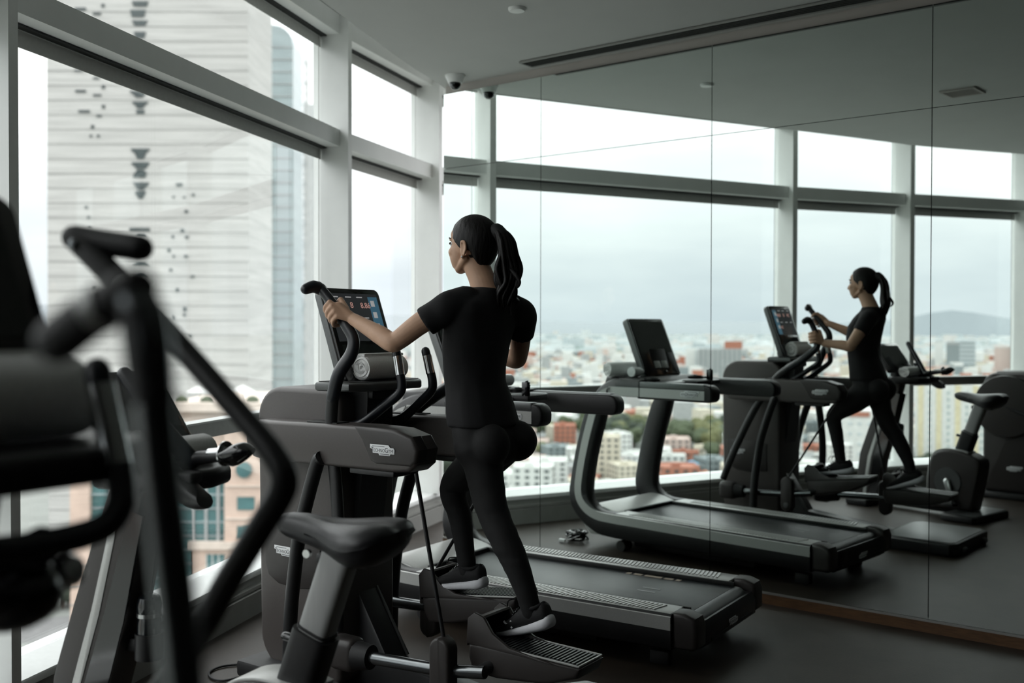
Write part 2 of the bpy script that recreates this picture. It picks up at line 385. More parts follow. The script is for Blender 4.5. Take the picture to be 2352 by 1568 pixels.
b = MB(); b.lathe([(.001, -.046), (.036, -.048), (.036, -.06), (.031, -.076), (.019, -.088), (.001, -.092)], seg=28); b.build('bubble', 'black_gloss', dc)
b = MB(); b.ball((-.012, -.022, -.062), .018, 14); b.build('lens', 'chrome_dark', dc)
av = thing('ceiling_grille', 'small square dark air grille in the ceiling, seen only in the mirror', 'vent', (.245, 3.36, HC), R(-34))
b = MB(); b.box((0, 0, -.003), (.18, .20, .006)); b.build('backing', 'slot_black', av)
for k, (x, y, sx, sy) in enumerate(((0, .105, .23, .02), (0, -.105, .23, .02), (.105, 0, .02, .19), (-.105, 0, .02, .19))):
    b = MB(); b.box((x, y, -.006), (sx, sy, .012), bev=.003); b.build('frame', 'cornice_paint', av)
for k in range(5):
    b = MB(); b.box((0, -.07 + .035 * k, -.006), (.19, .006, .010), Matrix.Rotation(R(30), 3, 'X')); b.build('slat', 'cornice_paint', av)
# ------------------------------------------------------------------ treadmill (x forward, y left, origin at the middle of its rear edge)
TMA = math.atan2(.542, -.84)
tm = thing('treadmill', 'long silver and black treadmill standing alongside the mirror wall', 'treadmill', (.9875, 4.565, 0), TMA)
for s in (1, -1):
    y0, y1 = (.325, .415) if s > 0 else (-.415, -.325)
    yo = s * .415
    # C-shaped side: deck side, curved front, leaning post and handrail in one piece
    outer = c2([(.115, .09), (.8, .088), (1.5, .085), (1.68, .12), (1.80, .20), (1.862, .31), (1.845, .46), (1.80, .66), (1.745, .84), (1.70, .94), (1.63, 1.03), (1.56, 1.085), (1.47, 1.117), (1.36, 1.113), (1.28, 1.110)], 4)
    inner = c2([(.115, .243), (.8, .243), (1.45, .243), (1.60, .25), (1.67, .29), (1.70, .35), (1.69, .47), (1.65, .66), (1.595, .84), (1.57, .93), (1.53, .982), (1.46, 1.0), (1.40, 1.002), (1.34, 1.002), (1.28, 1.002)], 4)
    b = MB()
    rings = []
    for (ox, oz), (ix, iz) in zip(outer, inner):
        d = Vector((ix - ox, 0, iz - oz)); L_ = d.length; d.normalize(); q = .012
        O_, I_ = Vector((ox, 0, oz)), Vector((ix, 0, iz))
        rings.append([O_ + Vector((0, y0 + q, 0)), O_ + Vector((0, y1 - q, 0)), O_ + d * q + Vector((0, y1, 0)), I_ - d * q + Vector((0, y1, 0)),
                      I_ + Vector((0, y1 - q, 0)), I_ + Vector((0, y0 + q, 0)), I_ - d * q + Vector((0, y0, 0)), O_ + d * q + Vector((0, y0, 0))])
    b.ring_loft(rings); b.build('side_frame', 'black_plastic', tm, 50)
    bp = c2([(.115, .205), (.7, .205), (1.3, .208), (1.50, .209), (1.63, .218), (1.725, .262), (1.775, .34), (1.768, .465), (1.725, .66), (1.67, .84), (1.632, .945), (1.59, 1.0), (1.52, 1.030), (1.45, 1.035), (.80, 1.035)], 5)
    rings = []
    for k, p in enumerate(bp):
        a_ = bp[max(0, k - 1)]; b_ = bp[min(len(bp) - 1, k + 1)]; d = Vector((b_[0] - a_[0], 0, b_[1] - a_[1])).normalized(); nn = Vector((-d.z, 0, d.x)) * .030
        P_ = Vector((p[0], 0, p[1])); yi, ye = yo - .006 * s, yo + .004 * s
        rings.append([P_ + nn + Vector((0, yi, 0)), P_ + nn * .93 + Vector((0, ye, 0)), P_ - nn * .93 + Vector((0, ye, 0)), P_ - nn + Vector((0, yi, 0))])
    b = MB(); b.ring_loft(rings); b.build('silver_band', 'silver_grey', tm, 50)
    hr = rrect(.745, .994, 1.30, 1.098, (.012, .05, .035, .012), 6)
    b = MB(); b.prism(hr, y0 - .002, y1 + .002, 'y', bev=.012, seg=3); h = b.build('handrail', 'black_plastic', tm)
    b = MB(); b.prism(rrect(.80, 1.068, 1.28, 1.103, .006, 3), min(yo - .05 * s, yo + .004 * s), max(yo - .05 * s, yo + .004 * s), 'y', bev=.005); b.build('top_strip', 'silver_dark', h)
    b = MB(); b.box((1.28, yo + .001 * s, 1.052), (.004, .010, .11)); b.build('seam', 'slot_black', h)
    if s > 0: logo(h, basis((.985, yo + .0045, 1.017), (-1, 0, 0), (0, 0, 1)), .135)
    else: logo(h, basis((.835, yo - .0045, 1.017), (1, 0, 0), (0, 0, 1)), .135)
    # foot rail with anti-slip ridges
    ya, yb = (.262, .402) if s > 0 else (-.402, -.262)
    b = MB(); b.box((.80, (ya + yb) / 2, .236), (1.36, abs(yb - ya), .016), bev=.005); b.build('foot_rail', 'silver_grey', tm)
    b = MB()
    for k in range(58): b.box((.20 + k * .0205, (ya + yb) / 2 + .006 * s, .2455), (.011, abs(yb - ya) - .045, .006), Matrix.Rotation(R(-12 * s), 3, 'Z'))
    q = b.build('anti_slip_ridges', 'silver_grey', tm); q['kind'] = 'stuff'
    b = MB(); b.box((.80, s * .258, .232), (1.42, .012, .022), bev=.003); b.build('belt_edge', 'slot_black', tm)
    b = MB(); b.prism([(0, .115), (.02, .10), (.11, .10), (.112, .25), (.06, .252), (.012, .236), (0, .20)], min(s * .30, s * .408), max(s * .30, s * .408), 'y', bev=.018, seg=3); b.build('end_cap', 'taupe_dark', tm)
    b = MB(); b.tube([(1.45, s * .30, .035), (1.45, s * .38, .035)], .035, 16); b.build('transport_wheel', 'black_rubber', tm)
    b = MB(); b.box((.20, s * .32, .03), (.09, .05, .06), bev=.008); b.build('foot', 'black_rubber', tm)
b = MB(); b.box((.80, 0, .216), (1.42, .52, .014), bev=.002); belt = b.build('running_belt', 'belt_black', tm)
b = MB(); b.tube([(.075, -.26, .172), (.075, .26, .172)], .052, 24); b.build('roller', 'belt_black', tm)
# printed marks near the right edge of the belt
for x0, x1 in ((.345, .37), (.385, .43), (.445, .535), (.55, .595), (.61, .635)):
    b = MB(); b.box(((x0 + x1) / 2, -.222, .2235), (x1 - x0, .028, .0012)); b.build('belt_mark', 'belt_print', belt)
for y in (-.03, .03):
    b = MB(); b.box((.40, y + .02, .2235), (.09, .016, .0012)); b.build('belt_mark', 'silver_dark', belt)
b = MB(); b.prism([(0, .105), (.03, .085), (.115, .085), (.115, .20), (.02, .20), (0, .17)], -.31, .31, 'y', bev=.012); rb = b.build('rear_bumper', 'black_plastic', tm)
b = MB(); b.box((-.002, 0, .118), (.006, .50, .012)); b.build('groove', 'slot_black', rb)
logo(rb, basis((-.0035, .055, .121), (0, -1, 0), (0, 0, 1)), .11)
b = MB(); b.box((.86, 0, .135), (1.5, .60, .10), bev=.02); b.build('under_frame', 'black_plastic', tm)
b = MB(); b.box((1.0, 0, .05), (.9, .5, .08), bev=.02); b.build('floor_skid', 'black_rubber', tm)
# front hood
prof = c2([(1.50, .225), (1.54, .242), (1.62, .262), (1.70, .27), (1.765, .25), (1.80, .20), (1.79, .12), (1.74, .07)], 4) + [(1.55, .07), (1.50, .10)]
b = MB(); b.prism(prof, -.335, .335, 'y', bev=.01); hd = b.build('motor_hood', 'silver_grey', tm)
b = MB(); b.box((1.498, 0, .236), (.02, .52, .018), bev=.004); b.build('hood_edge', 'slot_black', hd)
# console bridge and console
b = MB(); b.prism([(1.32, 1.03), (1.57, 1.03), (1.62, 1.07), (1.60, 1.122), (1.34, 1.122), (1.28, 1.07)], -.345, .345, 'y', bev=.015); br = b.build('console_bridge', 'black_plastic', tm)
b = MB(); b.box((1.22, 0, 1.085), (.20, .56, .03), bev=.012); b.build('tray', 'silver_dark', br)
b = MB(); b.box((1.10, -.03, 1.09), (.13, .20, .035), bev=.014); b.build('front_grip', 'black_rubber', br)
b = MB(); b.box((1.06, .05, 1.137), (.035, .03, .075), bev=.005); b.tube([(1.045, .05, 1.15), (1.06, .05, 1.175)], .012, 10); b.build('safety_key', 'black_gloss', br)
for y in (.25, -.25):
    b = MB(); b.lathe([(.001, 1.07), (.05, 1.07), (.052, 1.115), (.046, 1.12), (.044, 1.085), (.001, 1.083)], (1.30, y, 0), 24); b.build('cup_holder', 'black_plastic', br)
cang = R(-22.8)
cM = Matrix.Translation((1.385, 0, 1.122)) @ Matrix.Rotation(-cang, 4, 'Y')
def tilted(b, M): bmesh.ops.transform(b.bm, matrix=M, verts=b.bm.verts); return b
b = MB(); b.prism(rrect(-.20, 0, .20, .415, (.022, .022, .012, .012), 4), 0, .045, 'x', bev=.008); con = tilted(b, cM).build('console', 'silver_dark', tm)
b = MB(); b.prism(rrect(-.195, .006, .195, .409, (.02, .02, .01, .01), 4), -.008, .004, 'x', bev=.003); tilted(b, cM).build('console_face', 'black_gloss', con)
b = MB(); b.box((-.0085, 0, .275), (.003, .355, .225)); tilted(b, cM).build('screen', 'screen_off', con)
for y in (.04, -.04):
    b = MB(); b.box((-.010, y, .085), (.004, .066, .06), bev=.001); tilted(b, cM).build('key_pad', 'silver_grey', con)
b = MB(); b.box((-.010, .0, .152), (.003, .03, .006)); tilted(b, cM).build('button', 'chrome_dark', con)
b = MB(); b.ball((-.012, .02, .022), .012, 10); tilted(b, cM).build('joystick', 'black_gloss', con)
b = MB(); b.prism([(1.37, 1.09), (1.46, 1.09), (1.47, 1.30), (1.44, 1.30)], -.09, .09, 'y', bev=.01); b.build('console_neck', 'black_plastic', tm)

# towel and bottle on the treadmill's tray
def rolled_towel(name, label, length, r, loc, rotz, turns=3.2, parent_group=None):
    t = thing(name, label, 'towel', loc, rotz)
    n = 90; th0 = .0; ring = []
    pts = []
    for k in range(n + 1):
        a = 2 * math.pi * turns * k / n; rr = r * (.10 + .90 * (k / n) ** .85)
        pts.append((rr * math.cos(a - .6), rr * math.sin(a - .6)))
    band = ribbon(pts, r / turns * .66)
    m = len(band) // 2
    b = MB(); rings = []
    ys = [-length / 2, -length / 2 + .006, -length * .25, 0, length * .25, length / 2 - .006, length / 2]
    for y in ys:
        sh = 1. if abs(y) < length / 2 - .001 else .97
        rings.append([Vector((u * sh, y + .004 * math.sin(5 * i / m * 6.28) * (abs(y) > length * .4), v * .93 * sh + r * .93)) for i, (u, v) in enumerate(band)])
    V = [[b.bm.verts.new(p) for p in q] for q in rings]; N = len(band)
    for i in range(len(V) - 1):
        for k in range(N): b.bm.faces.new((V[i][k], V[i][(k + 1) % N], V[i + 1][(k + 1) % N], V[i + 1][k]))
    for q in (V[0], V[-1]):
        for k in range(m - 1): b.bm.faces.new((q[k], q[k + 1], q[N - 2 - k], q[N - 1 - k]))
    bmesh.ops.recalc_face_normals(b.bm, faces=b.bm.faces)
    b.build('roll', 'towel_white', t, ang=60)
    b = MB(); b.tube([(0, -length * .46, r * .93), (0, length * .46, r * .93)], r * .86, 24); b.build('inner_layers', 'towel_white', t)
    return t
def loc_of(fr, x, y, z):
    o, a = fr; c, s = math.cos(a), math.sin(a); return (o[0] + c * x - s * y, o[1] + s * x + c * y, z)
TMF = ((.9875, 4.565), TMA)
rolled_towel('rolled_towel', 'rolled white towel on the treadmill tray, seen in the mirror', .22, .052, loc_of(TMF, 1.53, -.27, 1.124), TMA + R(20))
bt = thing('water_bottle', 'clear water bottle lying on its side by the treadmill console, seen in the mirror', 'bottle', loc_of(TMF, 1.405, -.335, 1.1235), TMA)
Mb = Matrix.Translation((0, 0, .034)) @ Matrix.Rotation(R(-90), 4, 'X')
b = MB(); b.lathe([(.001, 0), (.032, .002), (.033, .075), (.028, .09), (.012, .10), (.012, .108), (.001, .108)], seg=20, M=Mb); b.build('body', 'glass_clear', bt)
b = MB(); b.lathe([(.001, .106), (.015, .106), (.015, .125), (.001, .126)], seg=16, M=Mb); b.build('cap', 'label_white', bt)
cb = thing('cable_coil', 'tangled black power cable heaped on the floor before the treadmill', 'cable', loc_of(TMF, 1.86, -.33, 0), TMA)
r2 = random.Random(5); pts = []
for k in range(46):
    a = k * .95; rr = .035 + .045 * r2.random(); pts.append((rr * math.cos(a), rr * math.sin(a), .012 + .055 * r2.random()))
b = MB(); b.tube(pts, .007, 6, sub=4); b.build('loops', 'black_gloss', cb)
b = MB(); b.box((.04, -.10, .015), (.05, .02, .02), bev=.005); b.build('plug', 'label_white', cb)
# ------------------------------------------------------------------ elliptical trainer (x forward, y left, origin under the middle of its console)
ELA = math.atan2(.572, -.82); ELF = ((-.666, 4.214), ELA)
el = thing('elliptical_trainer', 'taupe and black elliptical trainer the woman is exercising on', 'elliptical', (-.666, 4.214, 0), ELA)
# flywheel tower
tw = rrect(-.10, .03, .375, 1.2, (.13, .07, .03, .13), 8)
tw = [(x - (.04 * max(0, (.35 - z) / .35) ** 1.5 if x > .2 else 0), z) for x, z in tw]
b = MB(); b.prism(tw, -.165, .165, 'y', bev=.022, seg=4); tower = b.build('flywheel_tower', 'taupe_plastic', el)
for s in (1, -1):
    b = MB(); b.prism([(.30, .42), (.32, .47), (.32, .62), (.10, .62), (.0, .60), (.0, .40), (.12, .385), (.24, .39)], s * .160 if s > 0 else -.171, .171 if s > 0 else s * .160, 'y', bev=.004); b.build('side_cover', 'taupe_dark', tower)
    if s > 0: logo(tower, basis((.262, .1715, .508), (-1, 0, 0), (0, 0, 1)), .12)
    else: logo(tower, basis((.175, -.1715, .508), (1, 0, 0), (0, 0, 1)), .12)
b = MB(); b.box((.22, 0, .035), (.36, .52, .07), bev=.015); b.build('front_base', 'black_rubber', el)
# side pods
for s in (1, -1):
    pod = [(.285, 1.03), (.27, 1.055), (.22, 1.075), (-.35, 1.082), (-.50, 1.078), (-.585, 1.055), (-.615, 1.01), (-.605, .955), (-.57, .928), (-.50, .922), (.20, .918), (.25, .925), (.285, .96), (.292, 1.0)]
    a_, b_ = (.175, .30) if s > 0 else (-.30, -.175)
    b = MB(); b.prism(pod, a_, b_, 'y', bev=.016, seg=4); p = b.build('side_pod', 'taupe_plastic', el)
    cap = [(-.30, 1.083), (-.50, 1.080), (-.587, 1.057), (-.617, 1.01), (-.61, .965), (-.585, .945), (-.42, .943), (-.39, .955), (-.345, 1.03)]
    b = MB(); b.prism(cap, .235 if s > 0 else -.303, .303 if s > 0 else -.235, 'y', bev=.015, seg=3); b.build('end_cover', 'taupe_dark', p)
    if s > 0: logo(p, basis((-.395, .3035, .982), (-1, 0, 0), (0, .05, 1)), .118)
    else: logo(p, basis((-.525, -.3035, .982), (1, 0, 0), (0, -.05, 1)), .118)
    b = MB(); b.box((-.12, s * .245, 1.081), (.16, .07, .006), bev=.002); b.build('lever_slot', 'slot_black', p)
    b = MB(); b.box((-.38, s * .235, .912), (.22, .10, .022), bev=.006); b.build('under_plate', 'black_plastic', p)
b = MB(); b.prism([(.28, .94), (.28, 1.06), (-.10, 1.06), (-.16, 1.0), (-.16, .94)], -.18, .18, 'y', bev=.01); b.build('pod_bridge', 'black_plastic', el)
# column and console
b = MB(); b.ring_loft([[(x + .0, y, z) for x, y in ((a, -w), (a, w), (bq, w), (bq, -w))] for z, a, bq, w in ((.10, -.02, .14, .085), (.42, .06, -.06, .085), (.67, .075, -.115, .08), (.85, .06, -.14, .078), (1.0, .02, -.16, .075), (1.21, .0, -.17, .075))]); b.build('column', 'black_plastic', el, 20)
for s in (1, -1):
    b = MB(); b.prism([(.012, 1.0), (-.035, 1.0), (-.06, 1.20), (-.015, 1.20)], s * .077 - .004, s * .077 + .004, 'y', bev=.002); b.build('column_strip', 'silver_grey', el)
cang = R(20); cM = Matrix.Translation((-.135, 0, 1.225)) @ Matrix.Rotation(cang, 4, 'Y')
b = MB(); b.prism(rrect(-.168, 0, .168, .405, (.03, .03, .02, .02), 5), .004, .042, 'x', bev=.008, seg=3); con = tilted(b, cM).build('console', 'silver_dark', el)
b = MB(); b.prism(rrect(-.163, .004, .163, .400, (.026, .026, .016, .016), 5), -.006, .008, 'x', bev=.003); tilted(b, cM).build('console_face', 'black_gloss', con)
b = MB(); b.box((-.0065, 0, .275), (.002, .285, .205)); tilted(b, cM).build('screen', 'screen_ui', con)
def scr(b, txt, size, y, z):       # text on the console screen, y to the left, z up along the console face
    t = bmesh.new(); me, w = text_mesh(txt, size); t.from_mesh(me); Mx = cM @ basis((-.0082, y, z), (0, -1, 0), (0, 0, 1))
    bmesh.ops.transform(t, matrix=Mx, verts=t.verts); tmp = bpy.data.meshes.new('x'); t.to_mesh(tmp); t.free(); b.bm.from_mesh(tmp)
for txt, size, y, z in ((':34', .036, .115, .315), ('8', .036, .03, .315), ('8.86', .034, -.03, .315), ('34', .032, -.045, .222)):
    b = MB(); scr(b, txt, size, y, z); b.build('readout', 'ui_red', con)
for y, z in ((.12, .362), (.045, .362), (-.02, .362), (.12, .272), (.045, .272), (-.03, .272)):
    b = MB(); b.box((-.0078, y - .015, z), (.0008, .034, .0045)); tilted(b, cM).build('caption', 'ui_pale', con)
b = MB(); b.box((-.0078, -.112, .272), (.001, .055, .185)); tilted(b, cM).build('side_panel', 'ui_blue', con)
for k in range(3):
    b = MB(); b.box((-.0086, -.105, .335 - k * .05), (.001, .022, .026)); tilted(b, cM).build('icon', 'ui_pale', con)
b = MB(); b.box((-.0066, 0, .135), (.002, .27, .045)); tilted(b, cM).build('key_strip', 'screen_off', con)
# tray under the console
b = MB(); b.prism([(-.03, -.225), (-.03, .225), (-.20, .215), (-.235, .17), (-.24, -.17), (-.20, -.215)], 1.196, 1.232, 'z', bev=.010, seg=3); tr = b.build('tray', 'silver_dark', el)
b = MB(); b.prism([(-.04, -.215), (-.04, .215), (-.195, .205), (-.225, .16), (-.225, -.16), (-.195, -.205)], 1.2325, 1.2345, 'z'); b.build('tray_mat', 'black_rubber', tr)
b = MB(); b.prism([(-.05, -.08), (-.05, .08), (-.19, .07), (-.19, -.07)], 1.16, 1.20, 'z', bev=.01); b.build('tray_bracket', 'black_plastic', tr)
# moving levers (left is forward, right is back), with short hand stubs, and lower arms
LEV = {1: [(-.21, .30), (-.22, .55), (-.20, .80), (-.165, 1.0), (-.158, 1.085), (-.185, 1.18), (-.222, 1.27), (-.268, 1.345), (-.272, 1.40), (-.235, 1.452), (-.155, 1.544), (-.100, 1.602)],
       -1: [(.29, .33), (.22, .50), (.10, .75), (.0, .93), (-.12, 1.085), (-.22, 1.158), (-.32, 1.217), (-.39, 1.275), (-.425, 1.315), (-.420, 1.36), (-.405, 1.43), (-.372, 1.50)]}
for s in (1, -1):
    y = [.285, .285, .278, .268, .266, .285, .29, .272, .264, .264, .265, .275]
    P = [(x, s * yy, z) for (x, z), yy in zip(LEV[s], y)]
    b = MB(); b.tube(P[:6], [.026, .027, .027, .027, .027, .027], 16, sub=5, flat=.75); b.build('lever_arm', 'black_plastic', el)
    b = MB(); b.tube(P[5:], [.027, .027, .026, .024, .022, .020, .019], 16, sub=6, flat=.82, dome=True); lv = b.build('lever', 'navy_rubber', el)
    t = Vector(P[-1]); b = MB(); b.tube([t + Vector((-.004, -s * .008, -.012)), t + Vector((.004, s * .022, -.002)), t + Vector((.010, s * .055, -.012))], [.024, .024, .021], 16, sub=3, dome=True); b.build('end_grip', 'navy_rubber', lv)
    # frame upright under the pod
    U = [(-.14, .95), (-.115, .92), (-.03, .68), (.005, .50), (.03, .30), (.04, .03)]
    b = MB(); b.tube([(x, s * .30, z) for x, z in U], .027, 16, sub=5); b.build('upright', 'black_plastic', el)
    b = MB(); b.box((.04, s * .30, .03), (.10, .07, .06), bev=.015); b.build('upright_foot', 'black_rubber', el)
    # knuckle box, side bar, strap rod and its housing, pedal
    x0 = -.235 if s > 0 else .255; z0 = .215 if s > 0 else .25
    b = MB(); b.box((x0, s * .262, z0), (.13, .09, .125), bev=.028, seg=4); b.build('knuckle', 'taupe_dark', el)
    b = MB(); b.tube([(x0 - .055, s * .262, z0), (x0 - .12, s * .255, z0 + .002)], [.055, .045], 18); b.build('knuckle_sleeve', 'black_rubber', el)
    xr = x0 - .47
    b = MB(); b.tube([(x0 - .08, s * .26, z0), (xr, s * .252, z0 + .02), (xr - .16, s * .235, z0 + .04)], .023, 18); b.build('side_bar', 'chrome_dark', el)
    hz = z0 + .045
    b = MB(); b.prism(rrect(xr - .045, hz - .15, xr + .045, hz + .10, .045, 8), min(s * .235, s * .295), max(s * .235, s * .295), 'y', bev=.012, seg=3); hs = b.build('rod_housing', 'taupe_dark', el)
    b = MB(); b.lathe([(.001, 0), (.020, 0), (.018, .006), (.001, .008)], seg=18, M=Matrix.Translation((xr, s * .297, hz - .10)) @ Matrix.Rotation(R(-90 * s), 4, 'X')); b.build('pivot_cap', 'silver_dark', hs)
    b = MB(); b.tube([(xr, s * .262, hz + .09), (-.588 if s > 0 else -.57, s * .275, .925)], .0075, 10); b.build('strap_rod', 'black_plastic', el)
    # pedal
    px = -.845 if s > 0 else -.405; pz = .330 if s > 0 else .378; tilt = R(-1.5 if s > 0 else 7.)
    yc = s * .125 if s > 0 else -.145
    Mp = Matrix.Translation((px, yc, pz)) @ Matrix.Rotation(tilt, 4, 'Y')
    b = MB(); b.prism([(-.385, .008), (-.37, -.03), (-.25, -.075), (-.05, -.10), (.055, -.10), (.075, -.05), (.075, .0), (.02, .008)], -.082, .082, 'y', bev=.014, seg=3); pd = tilted(b, Mp).build('pedal', 'taupe_dark', el)
    for q in (1, -1):
        b = MB(); b.prism([(-.30, .0), (-.10, .02), (-.03, .055), (.01, .105), (.05, .115), (.078, .09), (.082, .0)], q * .078 - .008, q * .078 + .008, 'y', bev=.005); tilted(b, Mp).build('pedal_wall', 'taupe_dark', pd)
    b = MB(); rings = []
    for a in range(0, 91, 15):
        ca, sa = math.cos(R(a)), math.sin(R(a))
        rings.append([(.012 + .07 * sa + dx * ca, yy, .0 + .112 * max(ca, 0) ** .6 - .004 + dx) for yy, dx in ((-.078, 0), (.078, 0), (.078, -.006), (-.078, -.006))])
    b.ring_loft(rings); tilted(b, Mp).build('toe_guard', 'taupe_plastic', pd)
    b = MB(); b.box((-.20, 0, .009), (.34, .145, .006), bev=.002); tilted(b, Mp).build('foot_pad', 'black_rubber', pd)
    b = MB()
    for k in range(22): b.box((-.36 + k * .0155, 0, .0135), (.006, .128, .004))
    q = tilted(b, Mp).build('pad_ridges', 'belt_black', pd); q['kind'] = 'stuff'
    for (cx, cy, sx, sy) in ((-.20, .076, .35, .006), (-.20, -.076, .35, .006), (-.375, 0, .006, .155)):
        b = MB(); b.box((cx, cy, .0125), (sx, sy, .006), bev=.0015); tilted(b, Mp).build('pedal_rim', 'silver_grey', pd)
    b = MB(); b.tube([(xr - .14, s * .235, z0 + .04), (px - .02, s * .19, pz - .06)], .022, 12); b.build('bar_joint', 'black_rubber', pd)
# fixed heart-rate grips
for s in (1, -1):
    P = [(-.10, s * .115, 1.05), (-.186, s * .115, 1.075), (-.29, s * .105, 1.145), (-.352, s * .096, 1.192), (-.362, s * .093, 1.225), (-.352, s * .092, 1.27), (-.330, s * .088, 1.350)]
    b = MB(); b.tube(P, [.019, .019, .019, .018, .018, .0175, .0175], 14, sub=6, dome=True); g = b.build('pulse_grip', 'navy_rubber', el)
    b = MB(); b.tube([(-.353, s * .0921, 1.262), (-.336, s * .0893, 1.333)], .0188, 16); b.build('sensor_plate', 'chrome', g)
# spine down to the rear base plate
b = MB(); b.prism([(.03, .48), (-.06, .44), (-.26, .13), (-.95, .06), (-.95, .01), (.15, .01), (.15, .20)], -.055, .055, 'y', bev=.012); sp = b.build('floor_spine', 'black_plastic', el)
b = MB(); b.prism([(.032, .465), (-.055, .425), (-.255, .122), (-.27, .132), (-.06, .445), (.03, .485)], -.06, -.052, 'y'); b.build('spine_edge', 'silver_dark', sp)
b = MB(); b.box((-.02, -.058, .42), (.10, .004, .045), Matrix.Rotation(R(35), 3, 'Y')); b.build('warning_label', 'silver_grey', sp)
b = MB(); b.prism([(-.88, -.26), (-.88, .26), (-.93, .33), (-1.34, .335), (-1.385, .29), (-1.385, -.29), (-1.34, -.335), (-.93, -.33)], .0, .085, 'z', bev=.014, seg=3); bp = b.build('rear_base', 'black_plastic', el)
b = MB(); b.prism([(-.91, -.26), (-.91, .26), (-.95, .31), (-1.33, .31), (-1.36, .27), (-1.36, -.27), (-1.33, -.31), (-.95, -.31)], .0852, .089, 'z'); b.build('base_top', 'silver_dark', bp)
for y in (.2, -.2):
    b = MB(); b.tube([(-1.387, y - .03, .03), (-1.387, y + .03, .03)], .02, 12); b.build('base_roller', 'black_rubber', bp)
rolled_towel('rolled_towel', 'rolled white towel on the elliptical tray under the lit screen', .23, .056, loc_of(ELF, -.165, -.005, 1.2347), ELA, 3.4)
ky = thing('keys', 'small bunch of keys on a ring at the towel end on the elliptical tray', 'keys', loc_of(ELF, -.10, -.15, 1.236), ELA)
b = MB(); b.tube([(.012 * math.cos(a * .7), .012 * math.sin(a * .7), .03) for a in range(10)], .0015, 6); b.build('key_ring', 'chrome', ky)
for k in range(3):
    b = MB(); b.box((.01 * k, -.004 * k, .015), (.012, .003, .030), Matrix.Rotation(R(25 * (k - 1)), 3, 'X')); b.build('key', 'chrome_dark', ky)
# ------------------------------------------------------------------ upright exercise bike (x forward, y left, origin under its seat post)
BKA = math.atan2(.42, -.90); BKF = ((-.52, 2.69), BKA)
bk = thing('exercise_bike', 'upright black exercise bike with grey seat post between the two ellipticals', 'exercise bike', (-.52, 2.69, 0), BKA)
b = MB(); b.prism([(.09, -.25), (.09, .25), (.05, .27), (-.16, .27), (-.19, .24), (-.19, -.24), (-.16, -.27), (.05, -.27)], 0, .055, 'z', bev=.014, seg=3); rb = b.build('rear_base', 'black_plastic', bk)
b = MB(); b.prism([(.07, -.24), (.07, .24), (-.15, .25), (-.17, .23), (-.17, -.23), (-.15, -.25)], .0552, .058, 'z'); b.build('base_top', 'silver_dark', rb)
b = MB(); b.box((.84, 0, .03), (.20, .40, .06), bev=.016, seg=3); b.build('front_base', 'black_plastic', bk)
b = MB(); b.box((.42, 0, .055), (.85, .09, .07), bev=.02); b.build('floor_beam', 'black_plastic', bk)
body = c2([(-.06, .06), (-.10, .25), (-.125, .42), (-.08, .475), (.04, .508), (.15, .512), (.235, .485), (.275, .42), (.295, .30), (.30, .18), (.28, .06)], 4)
b = MB(); b.prism(body, -.085, .085, 'y', bev=.025, seg=4); bd = b.build('drive_housing', 'taupe_dark', bk)
arch = c2([(-.02, .500), (.04, .512), (.15, .516), (.238, .488), (.279, .42), (.299, .30), (.304, .18)], 4)
b = MB(); b.prism(ribbon(arch, .010), -.062, .062, 'y', bev=.003); b.build('silver_arch', 'silver_grey', bd)
for s in (1, -1):
    Mx = Matrix.Translation((.125, s * .086, .27)) @ Matrix.Rotation(R(-90 * s), 4, 'X')
    b = MB(); b.lathe([(.085, -.004), (.105, -.004), (.105, .006), (.085, .006)], seg=32, M=Mx); b.build('crank_ring', 'silver_dark', bd)
    b = MB(); b.lathe([(.001, -.004), (.084, -.004), (.084, .001), (.001, .001)], seg=32, M=Mx); b.build('crank_disc', 'black_gloss', bd)
    a = R(250) if s < 0 else R(70)
    e = Vector((.125 + .17 * math.cos(a), s * .112, .27 + .17 * math.sin(a)))
    b = MB(); b.tube([(.125, s * .10, .27), tuple(Vector((.125, s * .105, .27)) * .5 + e * .5), tuple(e)], [.028, .022, .018], 14, flat=.5, dome=True); ck = b.build('crank_arm', 'cap_silver', bk)
    b = MB(); b.box((e.x, s * .165, e.z), (.10, .085, .025), bev=.008); pd = b.build('foot_pedal', 'black_rubber', ck)
    b = MB(); b.tube([(e.x - .035, s * .20, e.z), (e.x - .03, s * .165, e.z + .055), (e.x - .035, s * .13, e.z)], .010, 8, sub=5, flat=.4); b.build('pedal_strap', 'black_rubber', ck)
# seat post: dark sleeve, grey telescoping part, saddle
ax = Vector((-.075, 0, .205)).normalized()
def post_pt(k): return Vector((-.008, 0, .645)) + ax * k
def post(b, k0, k1, ra, rb_):
    rings = []
    for k in (k0, k1):
        c = post_pt(k); px = Vector((ax.z, 0, -ax.x))
        rings.append([c + px * (ra * math.copysign(abs(math.cos(t)) ** .45, math.cos(t))) + Vector((0, rb_ * math.copysign(abs(math.sin(t)) ** .45, math.sin(t)), 0)) for t in [2 * math.pi * i / 28 for i in range(28)]])
    b.ring_loft(rings); return b
b = MB(); post(b, -.02, .235, .046, .034); b.build('seat_post', 'brushed_post', bk, 60)
b = MB(); post(b, -.30, .0, .058, .045); sl = b.build('post_sleeve', 'black_plastic', bk, 60)
b = MB(); post(b, .005, .012, .050, .038); b.build('sleeve_lip', 'black_rubber', sl, 60)
b = MB(); b.tube([tuple(post_pt(-.03) + Vector((.05, 0, 0))), tuple(post_pt(-.03) + Vector((.09, 0, .005)))], .012, 12, dome=True); b.build('height_knob', 'black_gloss', sl)
rings = []
